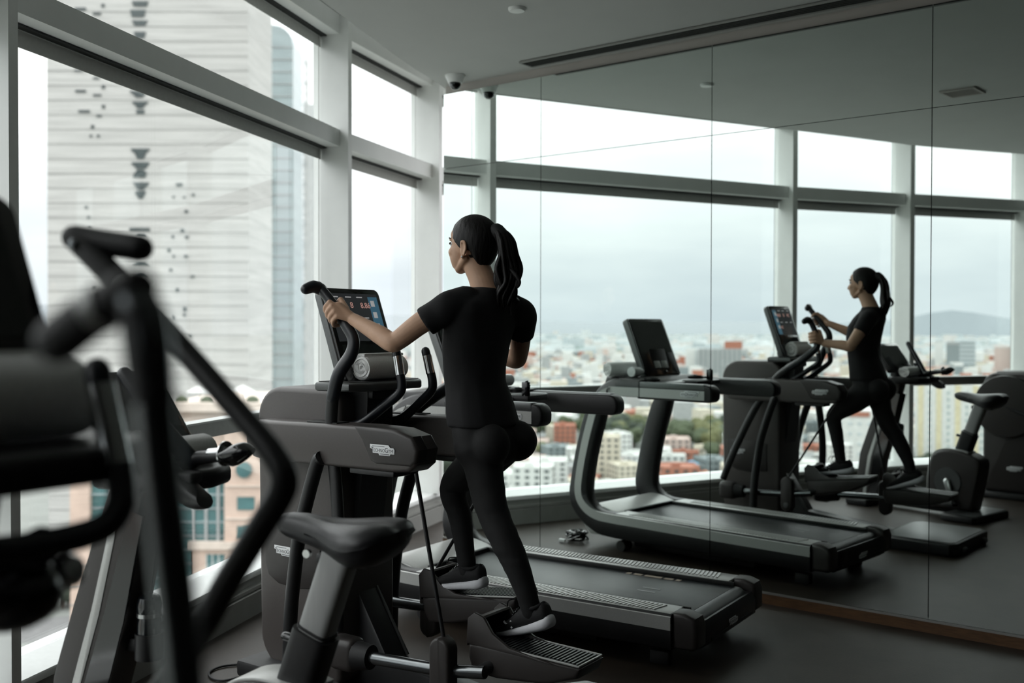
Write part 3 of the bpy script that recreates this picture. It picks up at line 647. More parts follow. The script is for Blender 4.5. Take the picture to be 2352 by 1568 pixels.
for x, w, zt, zb in ((.115, .012, .935, .915), (.095, .028, .950, .898), (.05, .036, .955, .885), (.0, .044, .953, .875), (-.06, .066, .950, .862), (-.11, .094, .950, .845), (-.16, .118, .954, .835), (-.205, .122, .957, .845), (-.24, .108, .955, .868), (-.262, .070, .945, .89), (-.272, .02, .93, .905)):
    ring = []
    for i in range(28):
        t = 2 * math.pi * i / 28; cy, sz = math.cos(t), math.sin(t)
        y = w * math.copysign(abs(cy) ** .7, cy); zz = (zt + zb) / 2 + (zt - zb) / 2 * math.copysign(abs(sz) ** .8, sz)
        if sz > 0 and x < -.05: zz -= .010 * math.exp(-(y / .03) ** 2)
        if sz < 0: zz += .025 * (abs(y) / max(w, .01)) ** 4 * (1 if x < -.05 else .3)
        ring.append((x, y, zz))
    rings.append(ring)
b = MB(); b.ring_loft(rings); bmesh.ops.subdivide_edges(b.bm, edges=b.bm.edges[:], cuts=1, smooth=.6); st = b.build('saddle', 'leather_black', bk, 70)
b = MB(); b.box((-.10, 0, .845), (.16, .05, .03), bev=.01); b.build('saddle_clamp', 'black_plastic', st)
b = MB(); b.tube([(-.02, .05, .865), (-.02, .062, .865)], .011, 12); b.build('clamp_bolt', 'chrome', st)
# leaning column with a light stripe on either side
cp = [(.85, .04), (.83, .20), (.80, .39), (.72, .62), (.635, .92), (.60, 1.02)]
def colring(x, z, hw, hy): d = Vector((.34, 0, .1)).normalized(); return [(x - hw, -hy, z - .02), (x - hw, hy, z - .02), (x + hw, hy, z + .02), (x + hw, -hy, z + .02)]
b = MB(); b.ring_loft([colring(x, z, h, .048) for (x, z), h in zip(cp, (.10, .10, .105, .100, .062, .055))]); bmesh.ops.bevel(b.bm, geom=[e for e in b.bm.edges], offset=.008, segments=2, profile=.5, affect='EDGES'); col = b.build('column', 'taupe_dark', bk, 30)
for s in (1, -1):
    sp = [(x + .012, z) for x, z in cp]; b = MB(); b.prism(ribbon(sp, [.03, .03, .032, .032, .026, .024]), min(s * .046, s * .0505), max(s * .046, s * .0505), 'y', bev=.0015); b.build('silver_stripe', 'silver_grey', col)
    bk2 = [(x - .062, z) for x, z in cp[:-1]]; b = MB(); b.prism(ribbon(bk2, [.07, .08, .085, .075, .05]), min(s * .040, s * .0495), max(s * .040, s * .0495), 'y'); b.build('dark_panel', 'black_gloss', col)
# head: tray, tilted console, one-piece handlebar with an upright horn and a cupped end
b = MB(); b.prism([(.62, -.16), (.62, .16), (.44, .15), (.36, .10), (.33, .0), (.36, -.10), (.44, -.15)], 1.0, 1.055, 'z', bev=.018, seg=3); hd = b.build('head_tray', 'black_plastic', bk)
b = MB(); b.box((.33, .10, 1.045), (.05, .05, .03), bev=.008); b.build('tray_clip', 'black_rubber', hd)
cb = Matrix.Translation((.555, 0, 1.10)) @ Matrix.Rotation(R(35), 4, 'Y')
b = MB(); b.prism(rrect(-.17, 0, .17, .265, (.025, .025, .02, .02), 4), 0, .035, 'x', bev=.007); cn = tilted(b, cb).build('console', 'black_plastic', bk)
b = MB(); b.prism(rrect(-.165, .005, .165, .26, (.022, .022, .016, .016), 4), -.006, .004, 'x', bev=.003); tilted(b, cb).build('console_face', 'black_gloss', cn)
b = MB(); b.box((-.0065, 0, .15), (.002, .29, .175)); tilted(b, cb).build('screen', 'screen_off', cn)
b = MB(); b.box((.60, 0, 1.08), (.07, .12, .12), bev=.02); b.build('console_mount', 'black_plastic', cn)
b = MB(); b.tube([(.44, .055, 1.04), (.376, .03, 1.082), (.30, .045, 1.095), (.235, .057, 1.105)], [.022, .020, .017, .016], 14, sub=4); hb = b.build('handlebar', 'black_plastic', bk)
b = MB(); b.tube([(.31, .045, 1.104), (.24, .056, 1.113)], .0135, 12); b.build('chrome_insert', 'chrome', hb)
rings = []
for k in range(9):
    t = k / 8; c = Vector((.245 - .085 * t, .057, 1.108 + .01 * t)); h = .034 * math.sin(math.pi * (.12 + .80 * t)) + .004
    rings.append([c + Vector((-.35 * h * math.sin(a), .034 * (1 - .5 * t * t) * math.cos(a), h * math.sin(a) * (1. if math.sin(a) < 0 else .75))) for a in [2 * math.pi * i / 18 for i in range(18)]])
b = MB(); b.ring_loft(rings); b.build('cupped_end', 'black_gloss', hb)
b = MB(); b.lathe([(.001, 0), (.034, 0), (.034, .004), (.001, .004)], seg=20, M=Matrix.Translation((.248, .057, 1.108)) @ Matrix.Rotation(R(-90), 4, 'Y')); b.build('end_ring', 'chrome', hb)
b = MB(); b.tube([(.385, .035, 1.08), (.44, .060, 1.15), (.50, .080, 1.23), (.565, .099, 1.316)], [.026, .025, .023, .020], 14, sub=4, flat=.8, dome=True); b.build('horn', 'navy_rubber', hb)
b = MB(); rings = []
for k in range(10):
    t = k / 9; c = Vector((.50 - .23 * t, .11, 1.14 - .15 * t - .02 * math.sin(math.pi * t))); r_ = .012 + .052 * math.sin(math.pi * (.08 + .86 * t))
    rings.append([c + Vector((.5 * r_ * math.sin(a), .03 * math.cos(a), r_ * math.sin(a))) for a in [2 * math.pi * i / 16 for i in range(16)]])
b.ring_loft(rings); b.build('arm_rest', 'leather_black', bk)
b = MB(); b.lathe([(.001, .0), (.034, .0), (.036, .07), (.039, .07), (.039, -.004), (.001, -.004)], (.575, 0, .50), 24); ho = b.build('bottle_holder', 'black_plastic', bk)
b = MB(); b.box((.64, 0, .53), (.09, .03, .04), bev=.006); b.build('holder_bracket', 'black_plastic', ho)
bo = thing('drink_bottle', 'black sports bottle with silver collar in the holder on the bike column', 'bottle', loc_of(BKF, .575, 0, .5005), BKA)
b = MB(); b.lathe([(.001, 0), (.031, .001), (.033, .03), (.033, .10), (.029, .12), (.001, .122)], seg=28); b.build('body', 'bottle_black', bo)
b = MB(); b.lathe([(.028, .114), (.034, .117), (.034, .128), (.028, .130)], seg=28); b.build('collar', 'cap_silver', bo)
b = MB(); b.lathe([(.001, .128), (.033, .129), (.035, .15), (.030, .172), (.018, .18), (.001, .181)], seg=28); b.build('cap', 'bottle_black', bo)
rolled_towel('rolled_towel', 'rolled white towel on the tray of the upright bike', .24, .045, loc_of(BKF, .47, 0, 1.056), BKA, 3.2)
pc = thing('power_cable', 'thin black cable running along the floor by the elliptical tower', 'cable', loc_of(ELF, .36, .26, 0))
b = MB(); b.tube([(0, 0, .006), (-.06, -.05, .006), (-.12, -.02, .006), (-.15, .06, .006), (-.11, .13, .006), (-.02, .15, .006), (.10, .12, .006)], .005, 8, sub=6); b.build('cord', 'black_rubber', pc)
# ------------------------------------------------------------------ second elliptical, close to the camera (x forward, y left, origin under its console)
CTA = math.atan2(.53, -.85); CTF = ((-.80, 1.305), CTA)
ct = thing('elliptical_trainer', 'dark elliptical trainer out of focus at the left picture edge, closest to the camera', 'elliptical', (-.80, 1.305, 0), CTA)
b = MB(); b.prism(rrect(.30, .05, .80, 1.06, (.10, .10, .05, .05), 6), -.20, .20, 'y', bev=.03, seg=3); fh = b.build('front_housing', 'taupe_dark', ct)
b = MB(); b.prism(rrect(.36, 1.0, .72, 1.075, .03, 4), -.15, .15, 'y', bev=.02); b.build('housing_top', 'taupe_plastic', fh)
for s in (1, -1):
    Mx = Matrix.Translation((.605, s * .20, .78)) @ Matrix.Rotation(R(-90 * s), 4, 'X')
    b = MB(); b.lathe([(.001, 0), (.255, 0), (.265, .012), (.258, .03), (.20, .037), (.001, .038)], seg=48, M=Mx); dc_ = b.build('flywheel_cover', 'taupe_dark', ct)
    b = MB(); b.tube([(.605, s * .225, .78), (.30, s * .245, .66)], [.022, .016], 14, flat=.6); b.build('drive_link', 'black_plastic', dc_)
    b = MB(); b.lathe([(.001, 0), (.018, 0), (.015, .008), (.001, .009)], seg=16, M=Matrix.Translation((.32, s * .262, .665)) @ Matrix.Rotation(R(-90 * s), 4, 'X')); b.build('link_bolt', 'chrome', dc_)
    if s > 0: logo(fh, basis((.60, .2015, .235), (-1, 0, 0), (0, 0, 1)), .13)
    else: logo(fh, basis((.47, -.2015, .235), (1, 0, 0), (0, 0, 1)), .13)
b = MB(); b.box((.55, 0, .025), (.62, .54, .05), bev=.015); b.build('front_base', 'black_rubber', ct)
b = MB(); b.box((.86, -.10, .085), (.09, .15, .07), Matrix.Rotation(R(20), 3, 'Y'), bev=.01); b.build('foot_plate', 'silver_grey', ct)
b = MB(); b.prism([(.30, .05), (.30, .30), (.05, .62), (-.10, 1.0), (-.16, 1.27), (-.05, 1.27), (.06, 1.0), (.30, .72), (.42, .50), (.42, .05)], -.07, .07, 'y', bev=.015); b.build('column', 'black_plastic', ct)
b = MB(); b.prism([(.35, .02), (.35, .10), (-.9, .10), (-1.2, .07), (-1.2, .02)], -.08, .08, 'y', bev=.012); b.build('floor_beam', 'black_plastic', ct)
b = MB(); b.box((-1.15, 0, .035), (.25, .58, .07), bev=.015); b.build('rear_base', 'black_plastic', ct)
cM = Matrix.Translation((-.135, 0, 1.335)) @ Matrix.Rotation(R(24), 4, 'Y')
b = MB(); b.prism(rrect(-.17, 0, .17, .325, (.035, .035, .02, .02), 5), 0, .045, 'x', bev=.01); con = tilted(b, cM).build('console', 'silver_dark', ct)
b = MB(); b.prism(rrect(-.166, .004, .166, .321, (.03, .03, .016, .016), 5), -.008, .006, 'x', bev=.003); tilted(b, cM).build('console_face', 'black_gloss', con)
b = MB(); b.box((-.0085, 0, .20), (.002, .28, .19)); tilted(b, cM).build('screen', 'screen_off', con)
for k, (y, m_) in enumerate(((.10, 'ui_blue'), (.03, 'ui_red'), (-.04, 'ui_pale'))):
    b = MB(); b.box((-.0095, y, .06), (.002, .03, .012)); tilted(b, cM).build('button', m_, con)
b = MB(); b.prism([(-.06, -.22), (-.06, .22), (-.27, .21), (-.32, .15), (-.32, -.15), (-.27, -.21)], 1.262, 1.308, 'z', bev=.014, seg=3); b.build('tray', 'black_plastic', ct)
rolled_towel('rolled_towel', 'big blurred grey white rolled towel at the left picture edge', .25, .058, loc_of(CTF, -.195, -.01, 1.3082), CTA, 3.3)
# one-piece fixed grip: a U with two raised ends
P = []
for s in (-1, 1):
    Q = [(-.285, s * .105, 1.395), (-.305, s * .105, 1.33), (-.325, s * .105, 1.275), (-.338, s * .095, 1.235), (-.335, s * .06, 1.212)]
    P += Q if s < 0 else Q[::-1]
b = MB(); b.tube(P, .0165, 14, sub=6, dome=True); ug = b.build('pulse_grip', 'navy_rubber', ct)
for s in (-1, 1):
    b = MB(); b.tube([(-.290, s * .105, 1.378), (-.322, s * .105, 1.283)], .0178, 16); b.build('sensor_plate', 'chrome', ug)
b = MB(); b.tube([(-.335, 0, 1.208), (-.20, 0, 1.16), (-.05, 0, 1.12)], .022, 12, sub=3); b.build('grip_stem', 'black_plastic', ct)
b = MB(); b.ball((-.25, .0, 1.15), (.09, .06, .05), 18); b.build('stem_hub', 'black_gloss', ct)
b = MB(); b.lathe([(.001, 0), (.020, 0), (.020, .022), (.014, .03), (.001, .031)], seg=18, M=Matrix.Translation((-.29, -.05, 1.16)) @ Matrix.Rotation(R(-70), 4, 'Y')); b.build('lock_knob', 'chrome', ct)
# far lever: forward position, black with a light collar and a cross grip
FP = [(-.035, -.25, 1.578), (-.15, -.25, 1.503), (-.267, -.25, 1.419), (-.381, -.25, 1.332), (-.436, -.25, 1.286), (-.452, -.25, 1.250), (-.412, -.25, 1.195), (-.349, -.25, 1.114), (-.303, -.25, 1.05), (-.16, -.25, .88), (.05, -.25, .66), (.20, -.24, .50)]
b = MB(); b.tube(FP, [.016, .016, .0155, .0155, .0165, .018, .018, .018, .018, .018, .018, .018], 16, sub=5, dome=True); fl = b.build('lever', 'black_plastic', ct)
b = MB(); b.tube([(-.045, -.25, 1.572), (-.135, -.25, 1.512)], .0185, 16); b.build('grip_sleeve', 'black_rubber', fl)
b = MB(); b.tube([(-.138, -.25, 1.511), (-.160, -.25, 1.496)], .0182, 16); b.build('collar', 'silver_grey', fl)
b = MB(); b.tube([(-.035, -.25, 1.578), (-.08, -.262, 1.570), (-.148, -.275, 1.560)], .0185, 16, sub=3, dome=True); b.build('cross_grip', 'black_rubber', fl)
b = MB(); b.lathe([(.001, 0), (.009, 0), (.008, .004), (.001, .005)], seg=14, M=Matrix.Translation((-.058, -.2325, 1.566)) @ Matrix.Rotation(R(-90), 4, 'X')); b.build('grip_screw', 'chrome_dark', fl)
# near lever: backward position, chrome tube with a black grip
NP = [(-.812, .25, 1.470), (-.826, .25, 1.445), (-.832, .25, 1.38), (-.846, .25, 1.298), (-.857, .25, 1.225), (-.868, .25, 1.12), (-.855, .25, 1.02), (-.78, .25, .94), (-.60, .25, .82), (-.30, .25, .66), (-.08, .25, .50)]
b = MB(); b.tube(NP, .0135, 20, sub=5, dome=True); nl = b.build('lever', 'chrome_dark', ct)
b = MB(); b.tube([(-.818, .25, 1.462), (-.829, .25, 1.40)], .0150, 18); b.build('grip_sleeve', 'black_rubber', nl)
b = MB(); b.tube([(-.812, .25, 1.474), (-.780, .258, 1.458), (-.748, .262, 1.440)], [.0145, .0155, .0160], 18, sub=3, dome=True); g = b.build('cross_grip', 'black_rubber', nl)
b = MB(); b.tube([(-.790, .256, 1.463), (-.782, .258, 1.459)], .0164, 18); b.build('collar', 'silver_grey', nl)
for s, x0 in ((1, -.08), (-1, .20)):
    b = MB(); b.tube([(x0, s * .25, .50), (x0 - .02, s * .25, .30), (x0 - .6, s * .24, .26)], .024, 14, sub=3); b.build('side_bar', 'black_plastic', ct)
    b = MB(); b.box((x0 - .78, s * .15, .265), (.42, .17, .06), bev=.02); b.build('pedal', 'taupe_dark', ct)
# ------------------------------------------------------------------ the woman on the elliptical (coordinates of the elliptical: x forward, y left)
def remeshed(name, b, vox, m, smooth=4, parent=None, disp=None):
    me = bpy.data.meshes.new(name); b.bm.to_mesh(me); b.bm.free()
    o = bpy.data.objects.new(name, me); COL.objects.link(o)
    md = o.modifiers.new('r', 'REMESH'); md.mode = 'VOXEL'; md.voxel_size = vox; md.adaptivity = 0
    ms = o.modifiers.new('s', 'SMOOTH'); ms.iterations = smooth; ms.factor = .5
    bpy.context.view_layer.update(); dg = bpy.context.evaluated_depsgraph_get()
    m2 = bpy.data.meshes.new_from_object(o.evaluated_get(dg)); o.modifiers.clear(); o.data = m2; bpy.data.meshes.remove(me); m2.name = name
    if disp:
        cs = [v.co.copy() for v in m2.vertices]; ns = [v.normal.copy() for v in m2.vertices]
        for v, c_, n_ in zip(m2.vertices, cs, ns): v.co = c_ + disp(c_, n_)
    for p in m2.polygons: p.use_smooth = True
    m2.materials.clear(); m2.materials.append(MAT[m])
    if parent: o.parent = parent
    return o
def cap(b, a, c, ra, rc, seg=16): b.tube([a, c], [ra, rc], seg, dome=True); return b
def limb(b, pts, rr, seg=18, sub=5): b.tube(pts, rr, seg, sub=sub, dome=True); return b
V3 = Vector
J = dict(
    Ls=V3((-.655, .160, 1.522)), Le=V3((-.482, .272, 1.392)), Lw=V3((-.268, .262, 1.476)),
    Rs=V3((-.742, -.163, 1.500)), Re=V3((-.664, -.256, 1.322)), Rw=V3((-.468, -.256, 1.338)),
    Lh=V3((-.715, .078, 1.03)), Lk=V3((-.800, .083, .748)), La=V3((-.955, .076, .430)),
    Rh=V3((-.695, -.085, 1.03)), Rk=V3((-.470, -.088, .815)), Ra=V3((-.533, -.103, .470)))
b = MB()
# head: skull, jaw, cheeks, brow, nose, lips, chin, ears
hc = V3((-.640, .004, 1.770))
b.ball(hc + V3((-.004, 0, .006)), (.094, .072, .088), 28)
b.ball((-.592, .004, 1.722), (.052, .056, .072), 24)
b.ball((-.582, .004, 1.690), (.036, .043, .034), 20)
b.ball((-.578, .004, 1.664), (.021, .023, .017), 16)                     # chin
b.ball((-.580, .004, 1.792), (.030, .052, .034), 20)                     # forehead and brow
for s in (1, -1):
    b.ball((-.574, .004 + s * .035, 1.728), (.024, .020, .020), 16)      # cheekbones
    cap(b, (-.640, .004 + s * .054, 1.700), (-.585, .004 + s * .024, 1.664), .014, .013)   # jaw line
    b.ball((-.5610, .004 + s * .024, 1.7745), (.012, .021, .0075), 14)   # brow ridge
b.tube([(-.556, .004, 1.765), (-.545, .004, 1.742), (-.533, .004, 1.724), (-.541, .004, 1.715), (-.556, .004, 1.712)], [.008, .009, .0105, .010, .008], 12, sub=3, dome=True)
for s in (1, -1): b.ball((-.546, .004 + s * .010, 1.7175), (.010, .0075, .0075), 12)
b.ball((-.5535, .004, 1.6955), (.0085, .020, .0055), 14); b.ball((-.5555, .004, 1.6865), (.0085, .018, .006), 14)
for s in (1, -1):                                                        # ears
    e = V3((-.648, .004 + s * .073, 1.732))
    b.ball(e + V3((0, 0, .004)), (.016, .007, .028), 16, Matrix.Rotation(R(-12), 3, 'Y')); b.ball(e + V3((.007, -s * .001, -.024)), (.008, .006, .009), 12)
    b.tube([e + V3((.010, s * .003, .010)), e + V3((.004, s * .007, .030)), e + V3((-.011, s * .008, .026)), e + V3((-.015, s * .007, .004)), e + V3((-.006, s * .005, -.018))], .0048, 10, sub=4, dome=True)
# neck, trunk
limb(b, [(-.645, .002, 1.690), (-.668, 0, 1.640), (-.690, -.002, 1.590), (-.70, -.004, 1.54)], [.050, .049, .053, .070], 24)
def ell(b, secs, n=32):
    b.ring_loft([[(x + a * math.cos(2 * math.pi * k / n), y + w * math.sin(2 * math.pi * k / n), z) for k in range(n)] for z, x, y, a, w in secs]); return b
ell(b, [(1.555, -.698, 0, .045, .08), (1.53, -.695, 0, .075, .145), (1.46, -.668, 0, .095, .155), (1.38, -.650, 0, .098, .142), (1.30, -.645, .002, .092, .128), (1.22, -.655, .003, .092, .124), (1.14, -.676, .002, .094, .132), (1.06, -.702, -.003, .092, .138), (1.0, -.710, -.003, .085, .130)])
limb(b, [J['Ls'] + V3((-.02, -.05, .01)), J['Ls'] + V3((.01, .012, -.01)), J['Ls'].lerp(J['Le'], .5) + V3((0, .006, .006)), J['Le'] + V3((-.012, -.006, .006)), J['Le'] + V3((.012, .004, .0)), J['Le'].lerp(J['Lw'], .35) + V3((0, .002, -.002)), J['Lw']], [.050, .047, .041, .036, .036, .035, .0235])
limb(b, [J['Rs'] + V3((0, .05, .01)), J['Rs'] + V3((.008, -.012, -.012)), J['Rs'].lerp(J['Re'], .5) + V3((0, -.006, 0)), J['Re'] + V3((-.004, .004, .014)), J['Re'] + V3((.014, -.002, -.004)), J['Re'].lerp(J['Rw'], .35) + V3((0, -.003, 0)), J['Rw']], [.050, .047, .041, .036, .036, .034, .0235])
LL = [V3((-.706, .072, 1.01)), V3((-.728, .066, .955)), V3((-.744, .070, .893)), V3((-.770, .078, .815)), V3((-.802, .083, .750)), V3((-.846, .090, .686)), V3((-.888, .087, .613)), V3((-.922, .086, .540)), V3((-.943, .081, .481)), V3((-.954, .074, .442))]
RL = [V3((-.69, -.082, 1.00)), V3((-.640, -.086, .955)), V3((-.570, -.088, .905)), V3((-.500, -.088, .855)), V3((-.468, -.088, .815)), V3((-.474, -.088, .775)), V3((-.488, -.096, .730)), V3((-.500, -.101, .680)), V3((-.512, -.101, .613)), V3((-.526, -.102, .535)), V3((-.530, -.103, .488))]
LR = [.088, .076, .068, .062, .057, .054, .049, .041, .037, .036]; RR = [.092, .086, .076, .062, .052, .050, .047, .045, .0405, .036, .035]
limb(b, LL + [J['La'] + V3((-.006, 0, -.02))], [r - .013 for r in LR[:-2]] + [.026, .024, .020]); limb(b, RL + [J['Ra'] + V3((-.004, 0, -.02))], [r - .013 for r in RR[:-2]] + [.026, .024, .020])
for A_ in ('La', 'Ra'):
    for s in (1, -1): b.ball(J[A_] + V3((.002, s * .018, .012)), .012, 12)
def hand(b, w, c, a, s, front):
    """Fist round a tube: wrist w, grip centre c on the tube axis a, s = outer side (+1 left hand), front = unit vector ahead of the tube."""
    a = a.normalized(); out = V3((0, s, 0)); n = (front - a * front.dot(a)).normalized(); o = (out - a * out.dot(a)).normalized()
    def P(t, th, r): return c + a * t + o * (r * math.cos(R(th))) + n * (r * math.sin(R(th)))
    T = [.036, .014, -.008, -.029]; rad = [.0088, .0092, .0088, .0076]; LK = [.0395, .041, .040, .0375]
    for t, r, k in zip(T, rad, LK):
        mc = P(t, -28, k + .006); pip = P(t - .004, 28, k); dip = P(t - .006, 92, k - .007); tip = P(t - .006, 146, k - .009)
        cap(b, w + (mc - w) * .18, mc, .014, r * 1.22); limb(b, [mc, P(t - .002, 2, k + .004), pip], [r * 1.18, r * 1.05, r * 1.02], 12, 3); limb(b, [pip, P(t - .005, 62, k - .002), dip], [r * 1.04, r * .96, r * .93], 12, 3); cap(b, dip, tip, r * .93, r * .80, 12)
        b.ball(mc, r * 1.3, 12)
    cap(b, w, P(.012, -60, .036), .021, .017); cap(b, w, P(-.012, -50, .036), .021, .016)
    th0 = w.lerp(P(.03, -95, .034), .55); th1 = P(.044, -120, .034); th2 = P(.052, -170, .029); th3 = P(.050, -222, .029)
    limb(b, [th0, th1], [.015, .0115], 12, 3); cap(b, th1, th2, .0112, .0098, 12); cap(b, th2, th3, .0098, .0078, 12)
la = V3((.117, 0, .159)).normalized(); hand(b, J['Lw'], V3((-.192, .2635, 1.497)), la, 1, V3((1, 0, -.75)))
ra = V3((.012, 0, .14)).normalized(); hand(b, J['Rw'], V3((-.409, -.264, 1.375)), ra, -1, V3((1, 0, -.1)))
pe = remeshed('person', b, .0036, 'skin', 3)
pe.location = (-.666, 4.214, 0); pe.rotation_euler = (0, 0, ELA)
tag(pe, 'woman with dark ponytail in black clothes striding on the elliptical, holding its levers', 'person')
# face details
for s in (1, -1):
    e = V3((-.5675, .004 + s * .0315, 1.756))
    b = MB(); b.ball(e, (.0118, .0125, .0105), 16); ey = b.build('eye', 'eye_white', pe)
    b = MB(); b.ball(e + V3((.0075, s * .001, -.001)), (.0052, .0055, .0058), 12); b.build('iris', 'iris_dark', ey)
    b = MB(); b.tube([e + V3((.010, -s * .014, .001)), e + V3((.0135, -s * .002, .0075)), e + V3((.0085, s * .011, .0045)), e + V3((.003, s * .017, .0)) ], [.0022, .003, .003, .0014], 8, sub=4, dome=True); b.build('eyelid', 'hair_black', pe)
    b = MB(); b.tube([(-.5475, .004 + s * .014, 1.777), (-.5465, .004 + s * .026, 1.781), (-.5535, .004 + s * .039, 1.7815), (-.564, .004 + s * .049, 1.777)], [.003, .0034, .0028, .0012], 8, sub=4, flat=.6, dome=True); b.build('eyebrow', 'hair_black', pe)
b = MB(); b.ball((-.5495, .004, 1.6955), (.006, .017, .0048), 14); b.ball((-.5510, .004, 1.6872), (.006, .0155, .0053), 14); q = b.build('lips', 'lip', pe)
b = MB(); b.ball((-.641, .079, 1.706), .0035, 10); b.build('earring', 'label_white', pe)
# hair drawn back: a scalp shell that dives under the skin beyond the hairline
def hair_zone(d):
    p = hc + V3((d.x * .1, d.y * .08, d.z * .1))
    z = p.z; lim = -.566 if z > 1.832 else (-.566 - (1.832 - z) * .36 if z > 1.775 else (-.5865 - (1.775 - z) * 1.15 if z > 1.735 else -.668 - (1.735 - z) * .25))
    ins = lim - p.x
    if z < 1.668: ins = min(ins, (z - 1.655) * 1.)
    if abs(p.y) < .045 and z < 1.69: ins = min(ins, -.690 - p.x + .03)
    return max(0., min(1., ins / .010 + .5))
b = MB(); n1, n2 = 72, 44; rings = []
for i in range(1, n2):
    ph = math.pi * i / n2; ring = []
    for k in range(n1):
        th = 2 * math.pi * k / n1; d = V3((math.sin(ph) * math.cos(th), math.sin(ph) * math.sin(th), math.cos(ph)))
        r = V3((.1045 if d.x < 0 else .0985, .0795, .098 if d.z > 0 else .118)); p = V3((d.x * r.x, d.y * r.y, d.z * r.z)); zf = hair_zone(d)
        rip = 1 + .010 * math.sin(26 * th + 3 * math.sin(4 * ph)) * zf * math.sin(ph)
        ring.append(hc + V3((-.002, 0, 0)) + p * ((.80 + .20 * zf) * rip))
    rings.append(ring)
b.ring_loft(rings); b.build('hair', 'hair_black', pe, 80)
b = MB(); b.tube([(-.742, .0, 1.800), (-.762, .0, 1.785)], [.030, .028], 16, dome=True); b.build('hair_tie', 'black_rubber', pe)
PT = [(-.733, 0, 1.800), (-.758, 0, 1.793), (-.781, 0, 1.760), (-.792, 0, 1.712), (-.794, 0, 1.660), (-.792, 0, 1.610), (-.788, 0, 1.560), (-.778, 0, 1.500)]
b = MB(); r3 = random.Random(4)
for k in range(16):
    a = 2 * math.pi * k / 16 * 2.4; off = .0 if k == 0 else .010 + .014 * r3.random(); ph = r3.random() * 6
    pts = []; rr = []
    for i, p in enumerate(PT):
        sp = (0, .7, 1.15, 1.3, 1.35, 1.5, 1.45, .8)[i]
        wv = .011 * math.sin(i * 1.9 + ph) * (i > 3)
        pts.append((p[0] + off * sp * math.cos(a) + wv, p[1] + off * sp * 1.1 * math.sin(a) + .010 * math.cos(i * 1.6 + ph) * (i > 3), p[2] + .012 * r3.uniform(-1, 1) * (i > 5))); rr.append((.020, .017, .017, .0165, .015, .0145, .011, .0015)[i] * (1.25 if k == 0 else .78))
    b.tube(pts, rr, 9, sub=5, flat=.7)
q = b.build('ponytail', 'hair_black', pe, 80); q['kind'] = 'stuff'
for k, pts in enumerate(([(-.806, .012, 1.66), (-.829, .010, 1.640), (-.846, .004, 1.612), (-.834, 0, 1.592), (-.819, -.004, 1.60)], [(-.772, .014, 1.70), (-.757, .022, 1.66), (-.755, .026, 1.615), (-.766, .02, 1.58)], [(-.78, .0, 1.56), (-.772, -.006, 1.52), (-.764, -.01, 1.488)], [(-.795, -.015, 1.60), (-.788, -.05, 1.56), (-.782, -.085, 1.545)])):
    b = MB(); b.tube(pts, [.010, .009, .008, .005, .001][:len(pts)], 8, sub=6, flat=.5); b.build('loose_lock', 'hair_black', pe, 80)
# T-shirt
def folds(amp, f1, f2):
    return lambda co, no: no * (amp * (noise.noise(V3((co.x * f1, co.y * f1, co.z * f2))) + .5 * noise.noise(V3((co.x * f1 * 2.3 + 7, co.y * f1 * 2.3, co.z * f2 * 2)))))
b = MB()
ell(b, [(1.592, -.694, 0, .050, .062), (1.585, -.694, 0, .060, .074), (1.560, -.699, .002, .068, .125), (1.535, -.697, .0, .082, .165), (1.50, -.684, 0, .098, .178), (1.456, -.664, -.003, .110, .172), (1.378, -.648, 0, .112, .152), (1.301, -.643, .003, .105, .138), (1.245, -.648, .006, .103, .134), (1.215, -.656, .004, .106, .138), (1.17, -.668, .003, .112, .147), (1.119, -.678, .003, .118, .156), (1.088, -.684, .0, .121, .160), (1.080, -.684, 0, .118, .157)])
def sleeve(sh, el_, f, r0, r1, inw):
    d = (el_ - sh).normalized(); limb(b, [sh + inw, sh + d * .01, sh + d * f * .55], [.060, r0, (r0 + r1) / 2]); b.tube([sh + d * f * .4, sh + d * f], [(r0 + r1) / 2, r1], 20)
sleeve(J['Ls'] + V3((0, .002, .004)), J['Le'], .112, .056, .0545, V3((-.02, -.06, .012)))
sleeve(J['Rs'] + V3((0, -.002, .004)), J['Re'], .108, .056, .055, V3((.01, .06, .012)))
b.ball((-.668, .125, 1.530), (.06, .07, .045), 16); b.ball((-.725, -.125, 1.520), (.06, .07, .045), 16)
remeshed('tshirt', b, .006, 'shirt_black', 8, pe, folds(.005, 9, 5))
# leggings: hips, seat, both legs to the ankle
b = MB()
ell(b, [(1.13, -.680, .002, .100, .138), (1.09, -.686, 0, .106, .146), (1.05, -.700, -.004, .112, .158), (1.0, -.712, -.006, .112, .160), (.965, -.714, -.004, .095, .146)])
b.ball((-.775, -.082, 1.022), (.080, .078, .078), 24); b.ball((-.768, .078, 1.020), (.076, .074, .080), 24)
limb(b, LL, LR, 22); limb(b, RL, RR, 22)
b.ball((-.735, 0, .985), (.075, .10, .06), 20)
remeshed('leggings', b, .006, 'legging_black', 14, pe, lambda co, no: no * (.0022 * noise.noise(V3((co.x * 14, co.y * 14, co.z * 42))) if co.z < .9 else .0015 * noise.noise(co * 12)))
